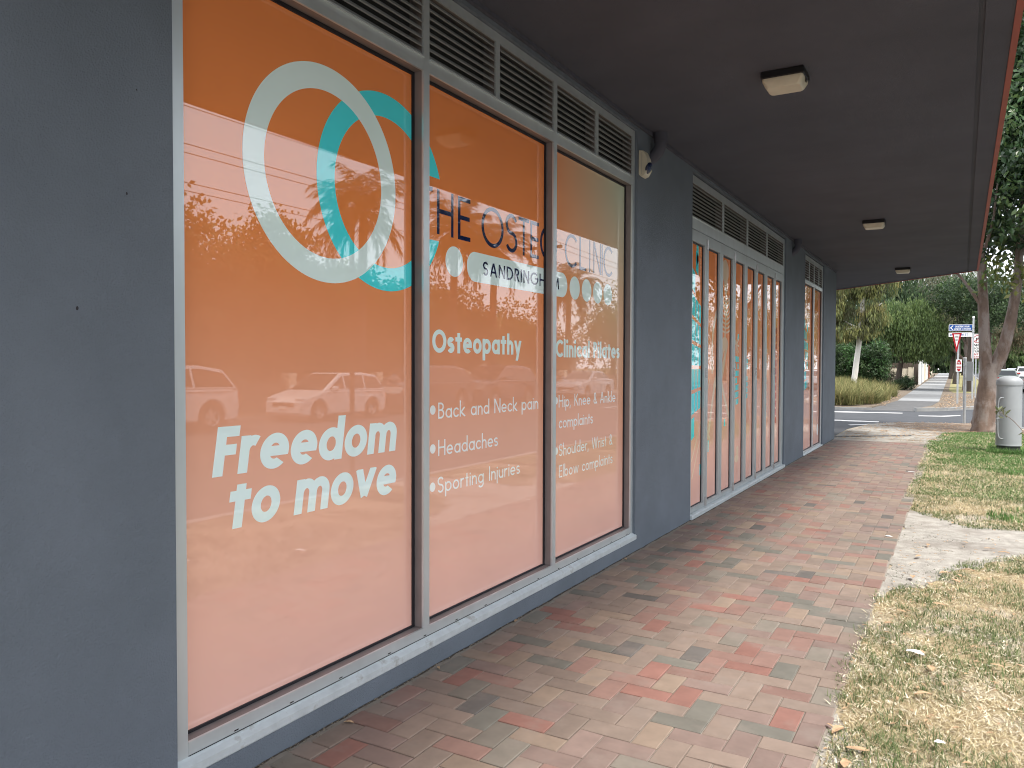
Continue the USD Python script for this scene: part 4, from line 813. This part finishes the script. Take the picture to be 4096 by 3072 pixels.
# sapling at the right edge, in front of the pipe
t = thing('sapling', 'thin leaning sapling with narrow leaves in front of the grey pipe', 'sapling', (3.45, 10.3, 0))
sp = bez([(0, 0, -.02), (-.05, 0, .35), (-.16, 0, .70), (-.30, 0, .92), (-.43, 0, 1.08), (-.56, 0, 1.17)], 8)
obj('stem', tube(sp, np.linspace(.007, .003, len(sp)), 6), BARK, t)
P, A = [], []
for (i, n) in ((len(sp) - 1, 9), (len(sp) - 5, 6), (len(sp) - 16, 5), (len(sp) - 26, 4)):
    for k in range(n): P.append(sp[min(i, len(sp) - 1)] + rng.normal(0, .012, 3)); A.append(rng.normal(size=3) + (-.4, 0, .1))
v, f, tt = leaf_quads(np.array(P), np.array(A), .085 * rng.uniform(.7, 1.3, len(P)), .026, pick([(.16, .18, .09), (.22, .22, .13), (.11, .13, .06)], len(P)))
obj('foliage', (v, f), LEAF, t, tint=tt)

# ------------------------------------------------------------------ grey vent pipe on the grass
t = thing('vent_pipe', 'grey steel vent pipe with domed cap standing on the grass', 'pipe', (3.33, 18.0, 0))
obj('base_ring', lathe([(0, -.02), (.185, -.02), (.195, .10), (.19, .135), (0, .135)], 32), M('pipe_base', (.05, .05, .05), .7), t, smooth=30)
obj('body', lathe([(0, .136), (.222, .136), (.224, .15), (.216, .168), (.215, 1.30), (0, 1.30)], 40), PIPEGREY, t, smooth=30)
obj('cap', lathe([(0, 1.301), (.222, 1.301), (.226, 1.31), (.226, 1.375), (.205, 1.425), (.15, 1.465), (.08, 1.485), (0, 1.49)], 40), PIPEGREY, t, smooth=40)
hp = bez([(-.10, -.185, 1.07), (-.155, -.23, 1.06), (-.185, -.235, .97), (-.19, -.235, .66), (-.185, -.235, .38), (-.155, -.23, .29), (-.10, -.185, .27)], 7)
obj('conduit', tube(hp, .010, 8), PIPEGREY, t, smooth=40)
obj('conduit_clip', bx(-.215, -.165, -.246, -.20, .655, .675), PIPEGREY, t)

# ------------------------------------------------------------------ signs
def pole(h, r=.03): return tube([(0, 0, -.3), (0, 0, h * .5), (0, 0, h)], r, 14)
def rrect(x0, z0, x1, z1, r=.02): return sbox(x0 + r, z0 + r, x1 - r, z1 - r).buffer(r, 6)
t = thing('short_post', 'short galvanised post with a small box sign seen from behind', 'post', (2.60, 26.45, 0))
obj('post', pole(1.90, .042), STEEL, t, smooth=40); obj('cap', lathe([(0, 1.9), (.046, 1.9), (.046, 1.93), (0, 1.935)], 16), WHITE, t)
obj('box_sign', bx(.035, .20, -.02, .035, 1.24, 1.80, .006), SIGNBACK, t); obj('bracket', [bx(-.05, .04, -.045, .045, z0, z0 + .03) for z0 in (1.32, 1.68)], STEEL, t)
t = thing('give_way_sign', 'red edged triangular give way sign with a no entry plate below', 'sign', (2.36, 40.3, 0))
obj('post', pole(3.02, .038), STEEL, t, smooth=40)
tri = Polygon([(-.235, 3.13), (.105, 3.13), (-.065, 2.33)]).buffer(.02, 4)
obj('give_way_plate', on_front(tri, -.041, .004), SIGNRED, t)
obj('give_way_face', on_front(Polygon([(-.175, 3.085), (.045, 3.085), (-.065, 2.52)]), -.0455, .002), WHITE, t)
for wd in [lettering('GIVE', -.135, .005, 2.94, .085, .17), lettering('WAY', -.115, -.015, 2.80, .075, .17)]: obj('lettering', on_front(wd, -.048, .001), BLACK, t)
obj('no_entry_plate', on_front(rrect(-.08, 1.42, .155, 1.97), -.041, .004), WHITE, t)
obj('no_entry_disc', on_front(ell(.037, 1.695, .095, .255).difference(sbox(-.2, 1.655, .3, 1.745)), -.0455, .001), SIGNRED, t)
for wd in [lettering('NO', -.01, .085, 1.79, .07, .2), lettering('ENTRY', -.045, .12, 1.54, .06, .2)]: obj('lettering', on_front(wd, -.047, .001), WHITE, t)
t = thing('street_name_sign', 'street name post with blue arrow blade above a white blade', 'sign', (2.99, 46.1, 0))
obj('post', pole(4.12, .04), STEEL, t, smooth=40); obj('cap', trimesh.creation.icosphere(2, .06).apply_translation((0, 0, 4.15)), WHITE, t)
obj('white_frame', on_front(rrect(-1.09, 3.47, -.045, 3.80), .0, .03), WHITE, t)
obj('blue_blade', on_front(rrect(-1.07, 3.49, -.06, 3.78), -.0305, .002), SIGNBLUE, t)
obj('arrow', on_front(LineString([(-.90, 3.74), (-1.01, 3.635), (-.90, 3.53)]).buffer(.02, cap_style=2, join_style=2), -.033, .001), WHITE, t)
for wd in [lettering('SANDRINGHAM', -.82, -.18, 3.645, .095, .16), lettering('SENIOR CITIZENS', -.86, -.10, 3.52, .095, .16)]: obj('lettering', on_front(wd, -.033, .001), WHITE, t)
obj('white_blade', on_front(rrect(-1.09, 3.165, -.045, 3.385), .0, .03), WHITE, t)
obj('lettering', on_front(lettering('WALTHAM ST', -1.04, -.24, 3.215, .12, .17), -.0305, .001), SIGNBLUE, t)
obj('cross_blade', bx(-.02, .02, .045, .95, 3.92, 4.10), SIGNBLUE, t)
obj('bracket', [bx(-.06, .05, -.05, .05, z0, z0 + .05) for z0 in (3.40, 3.60, 3.10)], STEEL, t)
t = thing('no_right_turn_sign', 'white no right turn sign half hidden behind the street tree', 'sign', (3.22, 48.2, 0))
for dx in (-.07, .10): obj('post', tube([(dx, .03, -.3), (dx, .03, 3.3)], .035, 12), STEEL, t, smooth=40)
obj('plate', on_front(rrect(-.30, 2.08, .30, 3.38), -.006, .004), WHITE, t)
obj('rim', on_front(rrect(-.29, 2.09, .29, 3.37).difference(rrect(-.275, 2.105, .275, 3.355)), -.0105, .001), SIGNRED, t)
obj('turn_symbol', on_front(ringp(.0, 3.10, .21, .175), -.0105, .001), SIGNRED, t); obj('slash', on_front(LineString([(-.14, 2.98), (.14, 3.22)]).buffer(.018), -.012, .001), SIGNRED, t)
obj('arrow', on_front(unary_union([LineString([(-.06, 2.97), (-.06, 3.15), (.06, 3.15)]).buffer(.02, cap_style=2, join_style=2), Polygon([(.05, 3.09), (.05, 3.21), (.12, 3.15)])]), -.0102, .0006), BLACK, t)
for wd in [lettering('NO', -.2, .2, 2.72, .13, .18), lettering('RIGHT', -.24, .24, 2.56, .11, .17), lettering('TURN', -.22, .22, 2.40, .11, .17)]: obj('lettering', on_front(wd, -.0105, .001), BLACK, t)
for wd in [lettering('INTO', -.2, .2, 2.26, .09, .17), lettering('BEACH', -.23, .23, 2.13, .09, .17)]: obj('lettering', on_front(wd, -.0105, .001), SIGNRED, t)

# ------------------------------------------------------------------ fences along the path
def picket_run(t, x0, y0, x1, y1, z1, n, mat, cap=None, thick=.02):
    d = np.array([x1 - x0, y1 - y0]); L = np.linalg.norm(d); d /= L; nrm = np.array([-d[1], d[0]])
    for k in range(n):
        a, b = L * (k + .04) / n, L * (k + .96) / n; q = [np.array([x0, y0]) + d * s + nrm * o for s, o in ((a, -thick), (b, -thick), (b, thick), (a, thick))]
        obj('paling', slab([tuple(p) for p in q], -.05, z1 + (0 if cap is None else 0)), mat, t)
    q = [np.array([x0, y0]) + d * s + nrm * o for s, o in ((0, thick + .002), (L, thick + .002), (L, thick + .05), (0, thick + .05))]
    obj('rail', [slab([tuple(p) for p in q], zz, zz + .08) for zz in (.3, z1 - .35)], mat, t)
t = thing('white_fence', 'tall white paling fence with posts beside the concrete path', 'fence')
picket_run(t, -.80, 79, -1.02, 92, 2.05, 22, FENCEW)
for x, y in ((-.78, 78.8), (-.9, 85.5), (-1.03, 92.2)): obj('post', bx(x - .09, x + .09, y - .09, y + .09, -.1, 2.25, .01), FENCEW, t)
t = thing('cream_wall', 'low cream wall set back left of the white fence', 'wall')
obj('wall_panel', bx(-2.6, -1.75, 80, 80.2, -.1, 1.42), FENCEC, t); obj('pier', bx(-1.745, -1.30, 79.9, 80.3, -.1, 1.55), FENCEC, t); obj('wall_panel', bx(-5.5, -2.605, 80.05, 80.2, -.1, 1.42), FENCEC, t)
t = thing('timber_fence', 'dark weathered timber fence between the cream wall and white fence', 'fence')
picket_run(t, -1.28, 80.6, -.90, 80.0, 1.85, 5, FENCED); picket_run(t, -6, 82.0, -1.4, 81.4, 1.95, 24, FENCED)
for lab, y0, y1, h, mat in (('cream painted fence panel farther along the path', 93, 104, 1.85, FENCEC), ('second white fence farther along the path', 105, 120, 1.9, FENCEW), ('red brick front fence farther along the path', 121, 136, 1.7, BRICK), ('last pale fence before the path disappears', 138, 160, 1.7, FENCEC)):
    t = thing('front_fence', lab, 'fence'); x = lambda y: -.80 - .0165 * (y - 79)
    obj('panel', slab([(x(y0) - .1, y0), (x(y0), y0), (x(y1), y1), (x(y1) - .1, y1)], -.1, h), mat, t); obj('pier', bx(x(y0) - .3, x(y0) + .08, y0 - .35, y0 - .01, -.1, h + .15), mat, t)

# ------------------------------------------------------------------ cars
def resample(poly, step=.10):
    p = np.array(Polygon(poly).segmentize(step).exterior.coords)[:-1]; return p
def loft(poly, W, inset=.05, taper=None):
    p = np.array(poly.segmentize(.12).exterior.coords)[:-1]
    if not poly.exterior.is_ccw: p = p[::-1]
    t = np.roll(p, -1, 0) - np.roll(p, 1, 0); t /= np.linalg.norm(t, axis=1, keepdims=True) + 1e-9; nin = np.stack([-t[:, 1], t[:, 0]], 1); q = p + nin * inset
    n = len(p); rings = [(q, -W / 2), (p, -W / 2 + inset), (p, W / 2 - inset), (q, W / 2)]; v = np.vstack([np.stack([r[:, 0], np.full(n, y), r[:, 1]], 1) for r, y in rings]); f = []
    for k in range(3):
        j = np.arange(n); a, b = k * n + j, k * n + (j + 1) % n; f += [np.stack([a, a + n, b + n], 1), np.stack([a, b + n, b], 1)]
    capv, capf = trimesh.creation.triangulate_polygon(Polygon(q).buffer(0), engine='earcut'); o = len(v)
    v = np.vstack([v, np.stack([capv[:, 0], np.full(len(capv), -W / 2), capv[:, 1]], 1), np.stack([capv[:, 0], np.full(len(capv), W / 2), capv[:, 1]], 1)])
    f += [capf + o, capf[:, ::-1] + o + len(capv)]
    if taper: v[:, 1] *= taper(v[:, 0], v[:, 2])
    m = trimesh.Trimesh(v, np.vstack(f), process=True); m.fix_normals(); return m
def car(name, label, loc, rz, paint, style, group=None):
    t = thing(name, label, 'car', loc, rz, group); Lc, Wc, low, cab, zb, zr, wr, ax = style
    arches = unary_union([Point(a, wr).buffer(wr + .05) for a in ax])
    tap = lambda x, zz: (1 - .09 * np.clip((np.abs(x) - Lc * .36) / (Lc * .14), 0, 1) ** 2) * (1 - .05 * np.clip((.35 - zz) / .3, 0, 1))
    obj('body', loft(Polygon(low).difference(arches).buffer(0), Wc, .05, tap), paint, t, smooth=35)
    ctap = lambda x, zz: 1 - .22 * np.clip((zz - zb) / (zr - zb), 0, 1)
    obj('cabin', loft(Polygon(cab), Wc - .10, .05, ctap), paint, t, smooth=35)
    c = np.array(cab); side = Polygon(cab).buffer(-.085).intersection(sbox(-9, zb + .02, 9, zr))
    bands = [side.intersection(sbox(a, 0, b, 9)) for a, b in ((-9, -.95), (-.87, .02), (.10, 9))]
    for sgn in (-1, 1):
        for g in bands:
            for p in polys(g):
                m = trimesh.creation.extrude_polygon(p, .012, engine='earcut'); v = np.array(m.vertices)
                yy = (Wc / 2 - .05) * ctap(v[:, 0], v[:, 1]) + v[:, 2] - .004; m.vertices = np.stack([v[:, 0], sgn * yy, v[:, 1]], 1); m.fix_normals(); obj('side_window', m, CARGLASS, t)
    def screen(a, b, nm):
        a, b = np.array(a), np.array(b); d = (b - a) / np.linalg.norm(b - a); nrm = np.array([d[1], -d[0]]);
        if nrm[0] * a[0] < 0: nrm = -nrm
        p0, p1 = a + d * .08 + nrm * .004, b - d * .08 + nrm * .004; v = []
        for p in (p0, p1):
            w = (Wc / 2 - .05) * float(ctap(0, p[1])) - .09
            for s in (-1, 1): v += [(p[0], s * w, p[1]), (p[0] + nrm[0] * .01, s * w, p[1] + nrm[1] * .01)]
        obj(nm, trimesh.convex.convex_hull(np.array(v)), CARGLASS, t)
    screen(cab[0], cab[1], 'rear_window'); screen(cab[-1], cab[-2], 'windscreen')
    for a in ax:
        for s in (-1, 1):
            tyre = lathe([(wr * .62, -.09), (wr * .93, -.10), (wr, -.06), (wr, .06), (wr * .93, .10), (wr * .62, .09)], 28); rim = [lathe([(0, .03), (wr * .2, .05), (wr * .2, .0), (0, .0)], 16), lathe([(wr * .55, .06), (wr * .62, .09), (wr * .62, -.05), (wr * .55, -.05)], 28), lathe([(0, -.02), (wr * .56, -.02), (wr * .56, -.03), (0, -.03)], 20)]
            for k in range(5):
                b = bx(.03, wr * .58, -.035, .035, .0, .045); b.apply_transform(trimesh.transformations.rotation_matrix(k * 2 * np.pi / 5, (0, 0, 1))); rim.append(b)
            rim = trimesh.util.concatenate(rim)
            for nm, m, mt in (('tyre', tyre, TYRE), ('rim', rim, RIM)):
                m = m.copy(); m.apply_transform(trimesh.transformations.rotation_matrix(-s * np.pi / 2, (1, 0, 0))); m.apply_translation((a, s * (Wc / 2 - .12), wr)); obj(nm, m, mt, t, smooth=35)
    xf, xr = max(p[0] for p in low), min(p[0] for p in low)
    for s in (-1, 1):
        y0, y1 = sorted((s * (Wc / 2 - .09), s * (Wc / 2 - .42)))
        obj('headlight', bx(xf - .30, xf - .06, y0, y1, .62, .76, .03), HEADL, t); obj('tail_light', bx(xr - .012, xr + .10, y0 + (.0 if s > 0 else 0), y1, zb - .28, zb - .10, .01), TAIL, t)
        y0, y1 = sorted((s * (Wc / 2 - .03), s * (Wc / 2 + .16))); obj('mirror', bx(cab[-1][0] - .52, cab[-1][0] - .36, y0, y1, zb + .02, zb + .16, .03), paint, t)
    obj('grille', bx(xf - .03, xf + .006, -.45, .45, .48, .60, .01), BLACK, t); obj('number_plate', bx(xr - .02, xr - .004, -.19, .19, .55, .66), WHITE, t); obj('number_plate', bx(xf + .007, xf + .014, -.19, .19, .40, .50), WHITE, t)
    obj('bumper', bx(xr - .018, xr + .10, -Wc / 2 + .10, Wc / 2 - .10, .36, .50, .03), BLACK, t)
    obj('underbody', bx(xr + .35, xf - .35, -Wc / 2 + .18, Wc / 2 - .18, .16, .36), BLACK, t)
    return t
HATCH = (4.0, 1.70, [(-1.95, .30), (-2.0, .55), (-1.98, .92), (1.05, .96), (1.75, .78), (1.98, .62), (2.0, .30), (1.9, .20), (-1.85, .20)], [(-1.96, .90), (-1.62, 1.42), (-.9, 1.51), (.10, 1.50), (1.10, .93)], .93, 1.5, .31, (-1.22, 1.27))
SUV = (4.8, 1.92, [(-2.35, .36), (-2.4, .62), (-2.36, 1.10), (1.25, 1.13), (2.15, .98), (2.38, .75), (2.4, .36), (2.28, .26), (-2.25, .26)], [(-2.34, 1.08), (-1.95, 1.62), (-1.2, 1.74), (.15, 1.74), (1.25, 1.12)], 1.12, 1.74, .38, (-1.45, 1.48))
WAGON = (4.7, 1.76, [(-2.3, .30), (-2.34, .55), (-2.30, .98), (1.20, .99), (2.1, .86), (2.3, .66), (2.34, .30), (2.2, .20), (-2.2, .20)], [(-2.28, .96), (-2.0, 1.46), (-1.5, 1.52), (.05, 1.50), (1.05, .97)], .98, 1.5, .32, (-1.35, 1.42))
SEDAN = (4.6, 1.78, [(-2.25, .30), (-2.3, .55), (-2.22, .95), (-1.5, 1.0), (1.15, .98), (2.0, .84), (2.25, .64), (2.3, .30), (2.15, .20), (-2.15, .20)], [(-1.75, .98), (-1.05, 1.40), (-.5, 1.46), (.1, 1.45), (1.1, .97)], .98, 1.45, .32, (-1.35, 1.40))
RZ = ROAD_Z
car('parked_wagon', 'old green grey station wagon parked at the kerb beyond the tree', (5.62, 77.3, RZ), 90, P_GREEN, WAGON)
car('parked_car', 'white four wheel drive far down the road at the right edge', (9.0, 112, RZ), 90, P_WHITE, SUV)
car('parked_car', 'silver sedan at the very right edge of the road', (7.0, 63, RZ), 90, P_GREY, SEDAN)
car('parked_car', 'small silver car farthest down the road', (9.9, 160, RZ), 90, P_GREY, SEDAN)
REF = 'cars parked across the road, mirrored in the panes'
car('parked_suv', 'white luxury four wheel drive mirrored at the left of the first pane', (15.35, 12.45, RZ), -90, P_WHITE, SUV, REF)
car('parked_hatchback', 'white hatchback mirrored in the middle of the first pane', (15.3, 19.2, RZ), -90, P_WHITE, HATCH, REF)
car('parked_suv', 'dark four wheel drive mirrored beside the first mullion', (15.35, 24.3, RZ), -90, P_DARK, SUV, REF)
car('parked_suv', 'dark grey four wheel drive mirrored in the second pane', (15.35, 29.8, RZ), -90, P_DARK, SUV, REF)
car('parked_sedan', 'silver sedan mirrored in the third pane', (15.3, 39.2, RZ), -90, P_GREY, SEDAN, REF)

# ------------------------------------------------------------------ across the road (seen mirrored in the glass)
def palm(x, y, h, seed, label):
    r = np.random.default_rng(seed); t = thing('palm_tree', label, 'palm', (x, y, 0), 0, 'palms across the road')
    obj('trunk', tube(bez([(0, 0, -.1), (.05, 0, h * .4), (-.05, .05, h)], 6), np.linspace(.24, .17, 13), 12, wob=.08), DARKBARK, t, smooth=50)
    V, Fc, T, o = [], [], [], 0
    for k in range(58):
        a = r.uniform(0, 6.283); el = r.uniform(-.9, 1.4); L = r.uniform(2.2, 3.0); d = np.array([math.cos(a), math.sin(a), 0])
        s = np.linspace(0, 1, 11); ang = el - s * s * (1.5 if el > 0 else .9) ; dr = np.cumsum(np.cos(ang)) / 11 * L; dz = np.cumsum(np.sin(ang)) / 11 * L
        c = np.array([0, 0, h]) + d * dr[:, None] + np.array([0, 0, 1]) * dz[:, None]
        m = tube(c, np.linspace(.03, .008, 11), 4, caps=False); V.append(np.array(m.vertices)); Fc.append(np.array(m.faces) + o); T.append(np.tile((.10, .11, .04), (len(m.vertices), 1))); o += len(m.vertices)
        n = 84; u = r.uniform(.08, 1, n); pos = np.stack([np.interp(u, s, c[:, q]) for q in range(3)], 1); tg = np.stack([np.interp(u, s, np.gradient(c[:, q])) for q in range(3)], 1); tg /= np.linalg.norm(tg, axis=1, keepdims=True); sd = np.cross(tg, [0, 0, 1.]); sd *= np.sign(r.uniform(-1, 1, n))[:, None]
        v, f, tt = leaf_quads(pos, sd * .9 + tg * .8 + np.array([0, 0, -.7]) + r.normal(0, .25, (n, 3)), .70 * (1.1 - .55 * u) * r.uniform(.7, 1.2, n), .032, np.tile((.06, .085, .03), (n, 1)) * r.uniform(.7, 1.3, (n, 1)))
        V.append(v); Fc.append(f + o); T.append(tt); o += len(v)
    obj('fronds', (np.vstack(V), np.vstack(Fc)), LEAF, t, tint=np.vstack(T))
palm(20, 26.3, 8.2, 1, 'tallest feathery palm mirrored inside the emblem rings')
palm(20, 33.4, 8.6, 2, 'palm mirrored among the first letters of the clinic name')
palm(20.3, 37.8, 8.3, 3, 'palm mirrored beside the middle letters of the clinic name')
palm(22, 51, 7.2, 4, 'palm mirrored low in the third pane')
for k, (x, y, zc, rx, rz) in enumerate(((21, 10, 4.0, 5.2, 4.6), (22, 17, 4.2, 3.8, 3.9), (21.5, 22.5, 4.3, 2.6, 3.5), (20.5, 1.5, 4.2, 5, 4.0), (23, 29.0, 3.6, 3.4, 2.9), (23, 36, 3.7, 3.6, 2.9), (22.5, 32.5, 3.2, 2.4, 2.6), (22, 44, 3.0, 4.2, 2.8), (21, 57, 4.2, 5, 4.0), (22, 70, 5.2, 5.5, 5.0), (20, 86, 5.2, 5, 5), (19.5, 100, 6, 6, 6), (19.5, 118, 6.5, 7, 6.5), (19.5, 138, 7, 8, 7), (19, 160, 7, 8, 7))):
    tree('opposite_tree', 'dense garden tree across the road, mirrored in the shopfront glass', [limb([(x, y, 0), (x, y, zc)], .25, .12)], [crown([((x, y, zc), (rx * .8, rx, rz)), ((x - 1, y + rx * .5, zc * .8), (rx * .5, rx * .5, rz * .7))], (34000 if k < 7 else 12000), 30, .24, .24, .13, [tuple(np.array(q) * 1.7) for q in G_DARK + G_MID[:1]], shell=.15)], DARKBARK, group='garden trees across the road')
t = thing('opposite_fence', 'low pale fence with white piers across the road', 'fence')
obj('panel', bx(18.9, 19.05, -5, 60, -.1, 1.0), FENCED, t)
for k, y in enumerate((16.2, 21.0, 26, 31, 36, 44)): obj('pier', bx(18.75, 19.15, y - .2, y + .2, -.1, 1.35), FENCEC, t)
def power_pole(x, y, label):
    t = thing('power_pole', label, 'pole', (x, y, 0), 0, 'power poles across the road')
    obj('pole', tube([(0, 0, -.5), (0, 0, 4), (0, 0, 9.6)], [.17, .15, .12], 12), TIMBER, t, smooth=40); obj('cross_arm', [bx(-1.2, 1.2, -.07, .07, 8.0, 8.14), bx(-.9, .9, -.07, .07, 7.1, 7.22)], TIMBER, t)
    for dx in (-1.1, -.5, .5, 1.1): obj('insulator', lathe([(0, 8.14), (.04, 8.14), (.05, 8.2), (.03, 8.26), (0, 8.27)], 10, (dx, 0, 0)), WHITE, t)
power_pole(17.3, 38.0, 'timber power pole with cross arms, mirrored right of the second mullion'); power_pole(17.3, -14, 'timber power pole behind the viewer across the road'); power_pole(17.3, 88, 'timber power pole farthest down the opposite side')
for dx, zz in ((-1.1, 8.28), (-.3, 8.28), (.8, 7.45), (-.8, 7.28), (0, 9.75)):
    ms = []
    for a, b in ((-14, 38), (38, 88), (88, 140)):
        y = np.linspace(a, b, 25); u = (y - a) / (b - a); ms.append(tube(np.stack([np.full(25, 17.3 + dx), y, zz - .45 * 4 * u * (1 - u)], 1), .012, 5))
    tag(obj('power_line', ms, WIRE), 'sagging power line across the road, mirrored in the glass', 'wire', 'power lines across the road')
t = thing('slim_pole', 'slim dark pole on the kerb, mirrored near the first mullion', 'pole', (4.15, 7.75, 0))
obj('post', pole(3.7, .032), DARKBARK, t, smooth=40); obj('cap', lathe([(0, 3.7), (.04, 3.7), (.04, 3.75), (0, 3.77)], 12), STEEL, t)
for x, y, w, d, lab in ((30, 8, 9, 12, 'cream house with red roof behind the garden trees'), (31, 30, 9, 12, 'second cream house with red roof behind the palms'), (31, 55, 9, 14, 'third cream house with red roof farther along')):
    t = thing('house', lab, 'house', (x, y, 0)); obj('wall', bx(-w / 2, w / 2, -d / 2, d / 2, -.5, 3.2), RENDER, t)
    obj('roof', trimesh.convex.convex_hull(np.array([(sx * (w / 2 + .5), sy * (d / 2 + .5), 3.21) for sx in (-1, 1) for sy in (-1, 1)] + [(0, -d / 4, 5.6), (0, d / 4, 5.6)])), ROOF, t)
    for yy in (-3, 2.5): wd = obj('window', bx(-w / 2 - .04, -w / 2 - .001, yy - .9, yy + .9, .9, 2.3), WHITE, t); obj('glass', bx(-w / 2 - .055, -w / 2 - .041, yy - .8, yy + .8, 1.0, 2.2), CARGLASS, wd)
